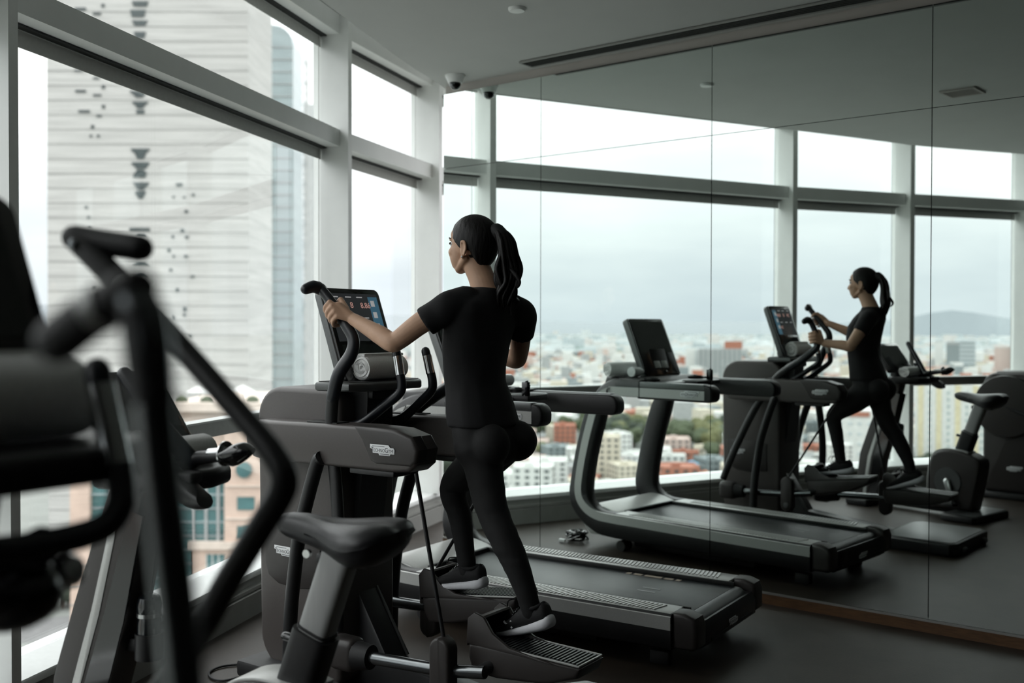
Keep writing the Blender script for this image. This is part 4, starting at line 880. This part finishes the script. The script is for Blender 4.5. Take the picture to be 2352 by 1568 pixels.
# trainers
def trainer(heel, toe, side, yaw=0.):
    d = toe - heel; L_ = d.length; x = d.normalized(); y = V3((0, 0, 1)).cross(x).normalized(); z = x.cross(y)
    M = Matrix(((x.x, y.x, z.x, heel.x), (x.y, y.y, z.y, heel.y), (x.z, y.z, z.z, heel.z), (0, 0, 0, 1)))
    k = L_ / .255
    def ring(xx, w, z0, z1, off=0, p=.75):
        return [(xx, off + w * math.copysign(abs(math.cos(t)) ** p, math.cos(t)), (z0 + z1) / 2 + (z1 - z0) / 2 * math.copysign(abs(math.sin(t)) ** p, math.sin(t))) for t in [2 * math.pi * i / 24 for i in range(24)]]
    o_ = -side * .006
    b = MB(); b.ring_loft([ring(-.008, .018, .018, .044, 0), ring(.002, .030, .006, .050, 0), ring(.03, .036, .0, .044, 0), ring(.09, .035, .0, .036, 0), ring(.15, .042, .001, .032, o_), ring(.20, .044, .004, .030, o_), ring(.235, .034, .010, .030, o_), ring(.255, .014, .018, .028, o_)])
    sole = tilted(b, M)
    b = MB(); b.ring_loft([ring(.000, .020, .030, .082, 0, .85), ring(.010, .031, .028, .094, 0, .85), ring(.04, .034, .026, .088, 0, .85), ring(.07, .034, .022, .090, 0, .85), ring(.10, .035, .020, .098, 0, .85), ring(.13, .037, .020, .084, o_ * .5, .85), ring(.17, .041, .020, .066, o_, .85), ring(.21, .040, .020, .054, o_, .85), ring(.238, .029, .022, .044, o_, .85), ring(.252, .010, .024, .034, o_, .85)])
    up = tilted(b, M).build('trainer', 'shoe_black', pe, 70)
    sole.build('sole', 'sole_white', up, 70)
    b = MB(); b.tube([(.012, 0, .092), (.03, .031, .085), (.07, .032, .088), (.098, .022, .104), (.104, 0, .109), (.098, -.022, .104), (.07, -.032, .088), (.03, -.031, .085), (.012, 0, .092)], .0065, 10, sub=4); tilted(b, M).build('collar_padding', 'shirt_black', up, 70)
    for i in range(5):
        xx = .110 + .017 * i; zz = .098 - .0095 * i
        b = MB(); b.tube([(xx, .020, zz - .006), (xx + .004, 0, zz + .003), (xx, -.020, zz - .006)], .0026, 8, sub=4); tilted(b, M).build('lace', 'black_gloss', up)
    for q in (1, -1):
        b = MB(); b.tube([(.108, 0, .106), (.112, q * .016, .124), (.134, q * .034, .128), (.150, q * .034, .108)], .0022, 8, sub=6); tilted(b, M).build('lace_bow', 'black_gloss', up)
    # emblem on the outer side: two interlocked arcs, one upright and one upside down
    b = MB()
    for q in (1, -1):
        arc = [(.020 * math.sin(R(a)) * 1.0, q * (.021 - .0185 * math.cos(R(a)) ** .8)) for a in range(-80, 81, 16)]
        b.prism(ribbon(arc, [.009, .0085, .0075, .0065, .006, .0055, .006, .0065, .0075, .0085, .009][:len(arc)]), 0, .0025, 'z')
    S = Matrix(((math.cos(R(90)), 0, 0, 0),) * 0 or ((1, 0, 0, .168), (0, 0, -side, side * .0395 + o_), (0, 1, 0, .047), (0, 0, 0, 1)))
    bmesh.ops.transform(b.bm, matrix=M @ S @ Matrix.Rotation(R(8), 4, 'Z') @ Matrix.Scale(.82, 4), verts=b.bm.verts); b.bm.normal_update(); b.build('emblem', 'label_white', up)
    return up
trainer(V3((-1.040, .074, .398)), V3((-.806, .062, .318)), 1)
trainer(V3((-.618, -.100, .436)), V3((-.372, -.112, .400)), -1)
# ------------------------------------------------------------------ the city outside, about twenty floors below (street level at z = -75)
ZG = -75.
for nm, c, r_ in (('conc', (.56, .56, .54), .9), ('conc_dark', (.40, .40, .385), .9), ('pink_stone', (.80, .61, .51), .85), ('pink_light', (.84, .72, .63), .85), ('terracotta', (.60, .20, .10), .85), ('house_white', (.78, .78, .76), .9), ('house_cream', (.70, .64, .53), .9), ('house_grey', (.46, .47, .47), .9),
                 ('house_red', (.46, .19, .13), .9), ('house_pink', (.68, .54, .49), .9), ('house_slate', (.28, .32, .33), .85), ('yellow_wall', (.76, .68, .47), .9), ('awning_blue', (.10, .30, .46), .7), ('awning_orange', (.62, .24, .12), .7),
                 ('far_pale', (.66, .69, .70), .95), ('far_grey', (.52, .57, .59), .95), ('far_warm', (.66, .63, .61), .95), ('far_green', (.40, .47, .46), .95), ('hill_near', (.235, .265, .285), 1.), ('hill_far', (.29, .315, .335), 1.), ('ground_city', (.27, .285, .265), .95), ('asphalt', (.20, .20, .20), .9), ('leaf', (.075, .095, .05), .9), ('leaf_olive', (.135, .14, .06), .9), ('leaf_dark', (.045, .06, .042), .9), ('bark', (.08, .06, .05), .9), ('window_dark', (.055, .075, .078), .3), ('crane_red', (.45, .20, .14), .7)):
    c = tuple(v * (.80 if 'hill' in nm or 'far' in nm else .70) for v in c)  # far and hill colours have the distance haze painted in, pale and bluish
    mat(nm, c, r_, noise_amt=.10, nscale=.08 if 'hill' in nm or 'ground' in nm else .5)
mat('conc_board', (.46, .455, .44), .92, noise_amt=.13, nscale=.9, stretch=(.05, .05, .9))
mat('teal_glass', (.06, .14, .145), .15, noise_amt=.35, nscale=.35, coat=.3, stretch=(.3, .3, 1))
mat('pale_glass', (.29, .35, .36), .2, noise_amt=.12, nscale=.2, stretch=(.3, .3, 1.5))
b = MB(); b.box((-3500, 4000, ZG - 1), (24000, 22000, 2)); g = b.build('ground', 'ground_city'); g['kind'] = 'structure'
def yaw_box(b, x, y, z0, z1, sx, sy, yaw=0.):
    b.box((x, y, (z0 + z1) / 2), (sx, sy, z1 - z0), Matrix.Rotation(yaw, 3, 'Z')); return b
# concrete tower seen straight ahead
D = 330.; tw_ = thing('concrete_tower', 'tall board-marked concrete tower with a column of dark stepped windows', 'building', (-118, D, ZG))
def wx(px): return (px - 1176) / 2356.7 * D + 118
def wz(py): return 1.45 - (py - 749) / 2356.7 * D - ZG
b = MB(); b.box(((wx(110) + wx(572)) / 2, 16, 95), (wx(572) - wx(110), 32, 190)); b.build('wall', 'conc_board', tw_)
for k in range(40):
    z = 3 + k * 4.7
    b = MB(); b.box(((wx(110) + wx(572)) / 2, -.06, z), (wx(572) - wx(110) - .3, .12, .22)); b.build('board_joint', 'conc_dark', tw_)
def trap(y0, y1, x0, x1, x2, x3):
    b = MB(); b.prism([(wx(x0), wz(y0)), (wx(x1), wz(y0)), (wx(x3), wz(y1)), (wx(x2), wz(y1))], -.35, .1, 'y'); b.build('stepped_window', 'window_dark', tw_)
for t in ((344, 352, 302, 346, 307, 341), (352, 368, 310, 338, 318, 332), (375, 383, 304, 345, 307, 342), (383, 390, 311, 341, 314, 336), (392, 400, 318, 330, 311, 340), (400, 410, 310, 338, 307, 335), (421, 430, 307, 344, 313, 340), (431, 438, 313, 336, 318, 332), (441, 449, 313, 336, 313, 335), (449, 458, 314, 334, 320, 329),
          (212, 219, 300, 341, 306, 336), (219, 227, 308, 335, 314, 330), (237, 243, 306, 343, 309, 338), (244, 252, 312, 336, 318, 330), (256, 264, 315, 334, 316, 333), (525, 532, 299, 345, 299, 345), (540, 546, 318, 334, 314, 338), (603, 612, 318, 332, 306, 345), (632, 640, 320, 330, 310, 338),
          (8, 20, 306, 344, 310, 340), (28, 44, 302, 338, 306, 334), (52, 64, 306, 342, 312, 336), (78, 92, 310, 338, 314, 334)):
    trap(*t)
for x, y, w, h in ((184, 166, 20, 4), (224, 183, 14, 4), (240, 203, 7, 8), (188, 213, 24, 5), (226, 222, 18, 4), (240, 248, 7, 7), (196, 259, 26, 5), (230, 269, 12, 4), (215, 294, 7, 7), (211, 315, 5, 5), (228, 315, 6, 5), (188, 26, 26, 6), (226, 37, 18, 5), (240, 18, 7, 7), (240, 64, 7, 7), (413, 426, 14, 6), (445, 449, 6, 5), (429, 487, 7, 6), (400, 454, 5, 4), (424, 455, 5, 4), (420, 531, 8, 7), (398, 545, 5, 6), (430, 546, 8, 5), (389, 576, 6, 7), (400, 590, 5, 5), (428, 590, 8, 5), (393, 621, 6, 6), (443, 636, 9, 5), (408, 667, 6, 8), (398, 730, 5, 7), (425, 711, 7, 9), (424, 724, 5, 6), (437, 772, 8, 6), (200, 478, 6, 5), (205, 501, 6, 5), (207, 525, 6, 4), (218, 664, 6, 5), (203, 708, 7, 5)):
    b = MB(); b.box((wx(x), -.12, wz(y)), (w / 2356.7 * D, .45, h / 2356.7 * D)); b.build('slot_window', 'window_dark', tw_)
gt = thing('glass_tower', 'grey green glass tower with a rounded top beside the concrete tower', 'building', (-85, 420, ZG))
b = MB(); b.prism(rrect(-22.5, 0, -4.5, 199, (8, 4, 0, 0), 5), 0, 18, 'y'); b.build('glass_wall', 'pale_glass', gt)
b = MB(); b.box((-21, -.5, 95), (6, 1.4, 190)); b.build('corner_strip', 'teal_glass', gt)
for k in range(38):
    b = MB(); b.box((-13.5, -.15, 5 + 5 * k), (18, .3, .35)); b.build('floor_band', 'house_grey', gt)
ot = thing('office_tower', 'pale office tower with white ribs right of the glass tower', 'building', (-92, 500, ZG))
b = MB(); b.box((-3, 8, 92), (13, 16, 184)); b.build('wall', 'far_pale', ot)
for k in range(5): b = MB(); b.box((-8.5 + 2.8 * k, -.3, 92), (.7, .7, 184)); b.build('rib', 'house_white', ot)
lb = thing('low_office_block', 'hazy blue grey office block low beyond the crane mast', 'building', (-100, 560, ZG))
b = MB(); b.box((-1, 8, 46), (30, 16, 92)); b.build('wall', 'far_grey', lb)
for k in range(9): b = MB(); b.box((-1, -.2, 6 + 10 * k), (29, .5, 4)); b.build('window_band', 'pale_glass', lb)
cr = thing('crane_mast', 'white lattice crane mast standing right of the pale office tower', 'crane', (-92, 450, ZG))
for x in (-2.2, 2.2):
    for y in (-2.2, 2.2): b = MB(); b.box((x, y, 98), (.5, .5, 196)); b.build('mast_leg', 'house_white', cr)
b = MB()
for k in range(44):
    z = 2 + k * 4.4
    for y in (-2.2, 2.2): b.box((0, y, z), (4.4, .3, .3)); b.box((0, y, z + 2.2), (6.1, .28, .28), Matrix.Rotation(R(45 if k % 2 else -45), 3, 'Y'))
q = b.build('mast_bracing', 'far_grey', cr); q['kind'] = 'stuff'
b = MB(); b.box((-6, 0, 128), (4, 3, 36)); b.build('hoist_cage', 'crane_red', cr)
# pink stone building across the street
D2 = 150.; pk = thing('pink_stone_building', 'pink stone office building with teal glazing below the concrete tower', 'building', (-45, D2, ZG))
def ux(px): return (px - 1176) / 2356.7 * D2 + 45
def uz(py): return 1.45 - (py - 749) / 2356.7 * D2 - ZG
zt = uz(928)
def front(x0, x1, y0, y1, d0, d1, m, name):
    b = MB(); b.box(((ux(x0) + ux(x1)) / 2, (d0 + d1) / 2, (uz(y0) + uz(y1)) / 2), (ux(x1) - ux(x0), d1 - d0, abs(uz(y1) - uz(y0)))); return b.build(name, m, pk)
b = MB(); b.box(((ux(164) + ux(720)) / 2, 16, uz(985) / 2), (ux(720) - ux(164), 30, uz(985))); b.build('core', 'pink_stone', pk)
b = MB(); b.box(((ux(380) + ux(720)) / 2, 14, (uz(985) + zt) / 2), (ux(720) - ux(380), 26, zt - uz(985))); b.build('top_storey', 'pink_light', pk)
front(515, 720, 985, 1700, -.2, 1.2, 'pink_stone', 'stone_bay'); front(395, 720, 925, 945, -1.2, 1., 'pink_light', 'parapet'); front(395, 720, 968, 985, -.8, 1., 'pink_light', 'cornice')
front(430, 517, 1070, 1245, .4, 1.1, 'teal_glass', 'curtain_wall'); front(205, 432, 1070, 1700, .5, 1.1, 'teal_glass', 'curtain_wall')
for k in range(11): front(205, 517, 1072 + 32 * k, 1076 + 32 * k, .2, .6, 'house_slate' if k % 2 else 'pale_glass', 'floor_line')
for x in (438, 468, 496, 250, 310, 372): front(x, x + 6, 1085, 1245, .1, .6, 'house_grey', 'mullion')
front(430, 720, 1245, 1262, -.9, 1., 'pink_light', 'ledge'); front(440, 720, 1262, 1700, -.3, 1., 'pink_stone', 'lower_wall'); front(162, 206, 1000, 1700, -.5, 1.2, 'pink_stone', 'corner_pier')
for y in (1300, 1345, 1390, 1440): front(161, 207, y, y + 3, -.62, -.4, 'conc_dark', 'stone_joint')
front(518, 720, 1115, 1119, -.42, -.1, 'pink_light', 'string_course'); front(518, 720, 1190, 1194, -.42, -.1, 'pink_light', 'string_course')
for x in (562, 640):
    b = MB(); b.lathe([(.001, 0), (1.16, 0), (1.16, .3), (.001, .3)], seg=28, M=Matrix.Translation((ux(x), -.4, uz(1079))) @ Matrix.Rotation(R(90), 4, 'X')); b.build('round_window', 'teal_glass', pk)
    for y in (1157, 1224, 1372): front(x - 17, x + 23, y - 15, y + 15, -.34, 0, 'teal_glass', 'window')
front(474, 517, 1274, 1314, -.45, -.1, 'teal_glass', 'window')
for k in range(3): front(474 + 14 * k, 476 + 14 * k, 1274, 1314, -.55, -.4, 'house_white', 'glazing_bar')
b = MB(); b.ball((ux(282), 6, uz(990)), (3.6, 3.6, 4.8), 24); b.build('dome', 'terracotta', pk)
for x in (445, 495, 545):
    b = MB(); b.lathe([(2.1, 0), (.05, 1.1), (.001, 1.12)], (ux(x), 3, zt + 1.5), 8); b.tube([(ux(x), 3, zt - .2), (ux(x), 3, zt + 1.6)], .08, 6); b.build('parasol', 'house_white', pk)
for x in (410, 470, 520, 575): b = MB(); b.ball((ux(x), 1.2, zt + .3), (1.0, .8, .8), 10); b.build('roof_shrub', 'leaf', pk)

# trees: three crown shapes copied about
def crown(seed, m):
    b = MB(); r5 = random.Random(seed)
    for k in range(9): b.ball((r5.uniform(-1.7, 1.7), r5.uniform(-1.7, 1.7), 5.2 + r5.uniform(-1.6, 1.9)), r5.uniform(1.2, 2.0), 10)
    for v in b.bm.verts: v.co += V3((noise.noise(v.co * 1.1 + V3((seed, 0, 0))), noise.noise(v.co * 1.1 + V3((0, seed, 0))), noise.noise(v.co * 1.3))) * .55
    me = b.mesh(80); me.materials.append(MAT[m]); return me
crowns = [crown(1, 'leaf'), crown(2, 'leaf_olive'), crown(3, 'leaf_dark'), crown(4, 'leaf')]
tb = MB(); tb.tube([(0, 0, 0), (.1, 0, 3), (0, .1, 5.4)], [.35, .25, .12], 8); trunk = tb.mesh(); trunk.materials.append(MAT['bark'])
TL = ['green', 'olive', 'dark', 'green']
def tree(x, y, h, k, where, group):
    s = h / 8.; t = thing('tree', '%s leafy tree %s' % (TL[k], where), 'tree', (x, y, ZG), rnd.uniform(0, 6), '%s %s' % (TL[k], group)); t.scale = (s * rnd.uniform(.9, 1.2), s * rnd.uniform(.9, 1.2), s)
    for nm, me in (('crown', crowns[k]), ('trunk', trunk)): o = bpy.data.objects.new(nm, me); COL.objects.link(o); o.parent = t
# street below at the left picture edge
b = MB(); b.box((-128, 255, ZG + .05), (60, 22, .1), Matrix.Rotation(R(12), 3, 'Z')); s_ = b.build('street', 'asphalt'); s_['kind'] = 'structure'
b = MB(); b.box((-126, 305, ZG + .06), (60, 14, .1), Matrix.Rotation(R(12), 3, 'Z')); s_ = b.build('street', 'asphalt'); s_['kind'] = 'structure'
for k in range(16): tree(-137 + 1.9 * k + rnd.uniform(-1, 1), 275 + .38 * k + rnd.uniform(-4, 4), rnd.uniform(7, 10), (2, 0, 2, 0)[k % 4], 'in the row beside the street below', 'trees beside the street below')
cars = (('house_white', 'white', -132.5, 303.5), ('house_grey', 'grey', -125.5, 305.5))
for m, nm, x, y in cars:
    c_ = thing('car', 'small %s car parked on the street far below' % nm, 'car', (x, y, ZG + .1), R(12))
    b = MB(); b.prism([(-2.1, .35), (-2.1, .8), (-1.3, .9), (-.8, 1.4), (.7, 1.4), (1.2, .9), (2.1, .75), (2.1, .35)], -.85, .85, 'y', bev=.08); b.build('body', m, c_)
    b = MB(); b.prism([(-1.15, .92), (-.75, 1.34), (.62, 1.34), (1.02, .92)], -.87, .87, 'y'); b.build('windows', 'window_dark', c_)
    for x_ in (-1.3, 1.3):
        for y_ in (-.8, .8): b = MB(); b.tube([(x_, y_ - .1, .35), (x_, y_ + .1, .35)], .35, 12); b.build('wheel', 'black_rubber', c_)

# houses: shapes x colours, copied as single things
def house_mesh(kind, m):
    b = MB(); w, d, h = ((1, 1, 1), (1, .8, .7), (1.1, .9, 1.5), (.8, 1.2, .55), (1, 1, 2.4))[kind]
    b.box((0, 0, h / 2), (w, d, h))
    for sx in (1, -1): b.box((sx * (w / 2 - .02), 0, h + .03), (.04, d, .06))
    for sy in (1, -1): b.box((0, sy * (d / 2 - .02), h + .03), (w, .04, .06))
    b.box((.18 * w, .1, h + .09), (.26, .22, .18)); n0 = len(b.bm.faces)
    fl = max(2, int(h * 4)); wins = MB()
    for f_ in range(fl):
        for c_ in range(4):
            for s in (1, -1): wins.box((-.36 * w + .24 * w * c_, s * d / 2, (f_ + .55) * h / fl), (.11 * w, .02, .42 * h / fl)); wins.box((s * w / 2, -.36 * d + .24 * d * c_, (f_ + .55) * h / fl), (.02, .11 * d, .42 * h / fl))
    tmp = bpy.data.meshes.new('x'); wins.bm.to_mesh(tmp); wins.bm.free(); b.bm.from_mesh(tmp); b.bm.faces.ensure_lookup_table()
    for i in range(n0, len(b.bm.faces)): b.bm.faces[i].material_index = 1
    me = b.mesh(); me.materials.append(MAT[m]); me.materials.append(MAT['window_dark']); return me
HC_ = [('house_white', 'white', 10), ('house_cream', 'cream', 4), ('house_grey', 'grey', 4), ('house_red', 'brick red', 2), ('house_pink', 'pinkish', 3), ('house_slate', 'slate', 2)]
HM = {(k, m): house_mesh(k, m) for k in range(5) for m, _, _ in HC_}
bag = [(m, n) for m, n, w in HC_ for _ in range(w)]
def in_clear(x, y):            # keep open the lots of the named buildings and the park
    for cx, cy, r_ in ((-458, -340, 34), (-470, -290, 26), (-640, -240, 62), (-600, -262, 45), (-488, -208, 16), (-455, -202, 16), (-1300, -610, 50), (-1350, -590, 25)):
        if (x - cx) ** 2 + (y - cy) ** 2 < r_ * r_: return True
    return False
cells = []
for i in range(-150, 150):
    for j in range(-150, 150):
        x, y = i * 19. + rnd.uniform(-4, 4), j * 19. + rnd.uniform(-4, 4); r_ = math.hypot(x, y); ph = math.degrees(math.atan2(-y, -x)); az = math.degrees(math.atan2(x, y))
        if 5 < ph < 45 and 385 < r_ < 2500 and not in_clear(x, y): cells.append((r_, x, y, 0))
        elif -27 < az < 2 and 620 < r_ < 2500: cells.append((r_ + 900, x, y, 1))
cells.sort(); single = 0; mass = MB(); massw = {}
massd = {m: MB() for m, _, _ in HC_}
for r_, x, y, side in cells:
    if rnd.random() < .10: continue
    m, n = rnd.choice(bag); k = rnd.choice((0, 0, 1, 1, 3, 3, 2)) if rnd.random() < .97 else 4
    s = rnd.uniform(11, 17); hs = rnd.uniform(7, 12); yw = rnd.choice((0, .3, .3, .5)) + rnd.uniform(-.05, .05)
    if single < 290:
        o = bpy.data.objects.new('city_house', HM[(k, m)]); COL.objects.link(o); o.location = (x, y, ZG); o.rotation_euler = (0, 0, yw); o.scale = (s, s, hs)
        tag(o, '%s flat-roofed city house blurred far below the windows, seen in the mirror' % n, 'building', '%s houses of the city seen in the mirror' % n); single += 1
    else:
        w, d, h = ((1, 1, 1), (1, .8, .7), (1.1, .9, 1.5), (.8, 1.2, .55), (1, 1, 2.4))[k]
        yaw_box(massd[m], x, y, ZG, ZG + h * hs, w * s, d * s, yw)
for m, bb in massd.items():
    if len(bb.bm.verts): o = bb.build('city_houses', m); tag(o, 'mass of %s houses of the more distant city' % dict((a, c) for a, c, _ in HC_)[m], 'buildings', None, 'stuff')
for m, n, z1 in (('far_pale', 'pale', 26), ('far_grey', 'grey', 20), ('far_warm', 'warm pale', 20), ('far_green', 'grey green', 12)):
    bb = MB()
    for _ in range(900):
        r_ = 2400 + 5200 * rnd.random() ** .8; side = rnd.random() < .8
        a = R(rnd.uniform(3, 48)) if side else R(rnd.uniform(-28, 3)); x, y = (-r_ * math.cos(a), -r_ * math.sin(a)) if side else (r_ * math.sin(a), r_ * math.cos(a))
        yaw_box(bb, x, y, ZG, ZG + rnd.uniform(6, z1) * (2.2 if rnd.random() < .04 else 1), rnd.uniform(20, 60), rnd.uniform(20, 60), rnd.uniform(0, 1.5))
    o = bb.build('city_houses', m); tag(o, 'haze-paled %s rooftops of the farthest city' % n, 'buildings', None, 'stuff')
for k in range(95):
    if k < 60: x, y = -640 + rnd.gauss(0, 26), -238 + rnd.gauss(0, 24)
    elif k < 80: x, y = -598 + rnd.gauss(0, 14), -262 + rnd.gauss(0, 14)
    else:
        r_, a = rnd.uniform(450, 900), R(rnd.uniform(8, 26)); x, y = -r_ * math.cos(a), -r_ * math.sin(a)
    tree(x, y, rnd.uniform(9, 17), rnd.randrange(4), 'in the city park seen in the mirror', 'city park trees seen in the mirror')
def facing(x0, y0, x1, y1): return math.atan2(y1 - y0, x1 - x0)
def slab(name, label, x0, y0, x1, y1, zt, depth, m, cat='building'):
    yw = facing(x0, y0, x1, y1); L_ = math.hypot(x1 - x0, y1 - y0); t = thing(name, label, cat, ((x0 + x1) / 2, (y0 + y1) / 2, ZG), yw); H_ = zt - ZG
    b = MB(); b.box((0, -depth / 2, H_ / 2), (L_, depth, H_)); b.build('wall', m, t); return t, L_, H_
t, L_, H_ = slab('apartment_slab', 'white apartment slab with yellow stripes and brick red roof houses, seen in the mirror', -463.5, -324, -443.5, -350.5, -27.9, 14, 'house_white')
for k, x in enumerate((-13.5, -4.8, 4.2, 12.6)):
    b = MB(); b.box((x, .15, H_ / 2), (2.6, .5, H_ - 1)); b.build('yellow_stripe', 'yellow_wall', t)
for k, x in enumerate((-10.5, -1.2, 8.0)):
    b = MB(); b.box((x, -5, H_ + 2.6), (5.6, 8, 5.6)); b.build('roof_house', 'house_red', t)
for x in (-9.2, -.3, 8.4, 15.4):
    for k in range(12): b = MB(); b.box((x, .1, 4 + 3.5 * k), (1.3, .3, 1.7)); b.build('window', 'far_green', t)
for k in range(7): tree(-452 + 2.6 * k - 8 + rnd.uniform(-1, 1), -326 - 4.2 * k + 8, rnd.uniform(9, 12), 2, 'in front of the yellow striped slab', 'trees before the striped slab')
t, L_, H_ = slab('white_block', 'plain white block with a dark red roof edge behind the mirrored legs', -470.5, -276, -457.5, -297.5, -41.3, 22, 'house_white')
b = MB(); b.box((4, .2, H_ - 2.0), (11, .6, 2.4)); b.build('red_band', 'house_red', t)
for i in range(5):
    for k in range(5): b = MB(); b.box((-9.5 + 4.7 * i, .1, 6 + 5.2 * k), (1.8, .3, 1.3)); b.build('window', 'far_grey', t)
t, L_, H_ = slab('grey_office', 'wide grey office block left of the mirrored elliptical', -1317, -584, -1292, -638, -28.9, 25, 'house_grey')
for k in range(9): b = MB(); b.box((-26 + 6.5 * k, .3, H_ / 2), (2.2, .8, H_ - 3)); b.build('window_strip', 'house_slate', t)
b = MB(); b.box((18, -8, H_ + 5), (24, 14, 10)); b.build('roof_house', 'house_red', t)
t, L_, H_ = slab('white_tower', 'narrow white tower left of the grey office block', -1352, -580, -1345, -597, -29.6, 15, 'house_white'); b = MB(); b.box((6, .3, H_ / 2), (2, .8, H_ - 2)); b.build('window_strip', 'far_grey', t)
t, L_, H_ = slab('slate_tower', 'dark slate twin tower on the mirrored skyline', -1468, -1093, -1456, -1109, -23, 20, 'house_slate'); b = MB(); b.box((0, .3, H_ - 3), (L_, .8, 3)); b.build('top_band', 'house_grey', t)
t, L_, H_ = slab('banded_tower', 'pale tower with dark floor bands on the mirrored skyline', -1456, -1109, -1441, -1128, -19.3, 20, 'far_grey')
for k in range(7): b = MB(); b.box((0, .3, 8 + 7 * k), (L_ - 1, .8, 2.4)); b.build('floor_band', 'house_slate', t)
t, L_, H_ = slab('white_slab', 'thin white slab beside the slate tower', -1527, -1114, -1519, -1125, -20.3, 12, 'house_white'); b = MB(); b.box((0, .2, H_ - 2), (L_, .5, 2)); b.build('top_band', 'far_grey', t)
t, L_, H_ = slab('dark_tower', 'dark window-gridded tower at the right picture edge', -1300, -1080, -1292, -1090, -14, 14, 'house_slate')
for k in range(12): b = MB(); b.box((0, .2, 5 + 5 * k), (L_, .5, 1.2)); b.build('floor_band', 'far_grey', t)
t, L_, H_ = slab('beige_block', 'beige block beside the dark tower at the right edge', -1330, -1074, -1315, -1093, -27.5, 20, 'house_pink'); b = MB(); b.box((0, .2, H_ - 2), (L_, .5, 1.4)); b.build('top_band', 'house_white', t)
for nm, lab, x, y, m, w, h in (('market_roof', 'bright blue market roof among houses', -488, -208, 'awning_blue', 11, 5), ('market_roof', 'orange market roof just below the blue one', -458.5, -202, 'awning_orange', 11, 4), ('market_roof', 'small blue market roof left of the larger one', -500, -190, 'awning_blue', 8, 4)):
    t = thing(nm, lab, 'roof', (x, y, ZG), R(40)); b = MB(); b.box((0, 0, h / 2), (w, 7, h)); b.build('wall', 'house_grey', t); b = MB(); b.prism([(-4.2, h), (4.2, h), (0, h + 1.6)], -w / 2 - .4, w / 2 + .4, 'x'); b.build('roof', m, t)
# hills on the horizon
def hill(name, label, pts, dist_dir, m):
    b = MB(); fr = [V3(p) for p in pts]; back = V3((*dist_dir, 0)) * 900
    rings = [[p, p + back, V3((p.x + back.x, p.y + back.y, ZG - 5)), V3((p.x - back.x * .5, p.y - back.y * .5, ZG - 5))] for p in fr]
    b.ring_loft(rings); o = b.build(name, m, None, 20); tag(o, label, 'hill'); return o
def ridge(c0, c1, prof): n_ = len(prof) - 1; return [(c0[0] + (c1[0] - c0[0]) * i / n_, c0[1] + (c1[1] - c0[1]) * i / n_, z) for i, z in enumerate(prof)]
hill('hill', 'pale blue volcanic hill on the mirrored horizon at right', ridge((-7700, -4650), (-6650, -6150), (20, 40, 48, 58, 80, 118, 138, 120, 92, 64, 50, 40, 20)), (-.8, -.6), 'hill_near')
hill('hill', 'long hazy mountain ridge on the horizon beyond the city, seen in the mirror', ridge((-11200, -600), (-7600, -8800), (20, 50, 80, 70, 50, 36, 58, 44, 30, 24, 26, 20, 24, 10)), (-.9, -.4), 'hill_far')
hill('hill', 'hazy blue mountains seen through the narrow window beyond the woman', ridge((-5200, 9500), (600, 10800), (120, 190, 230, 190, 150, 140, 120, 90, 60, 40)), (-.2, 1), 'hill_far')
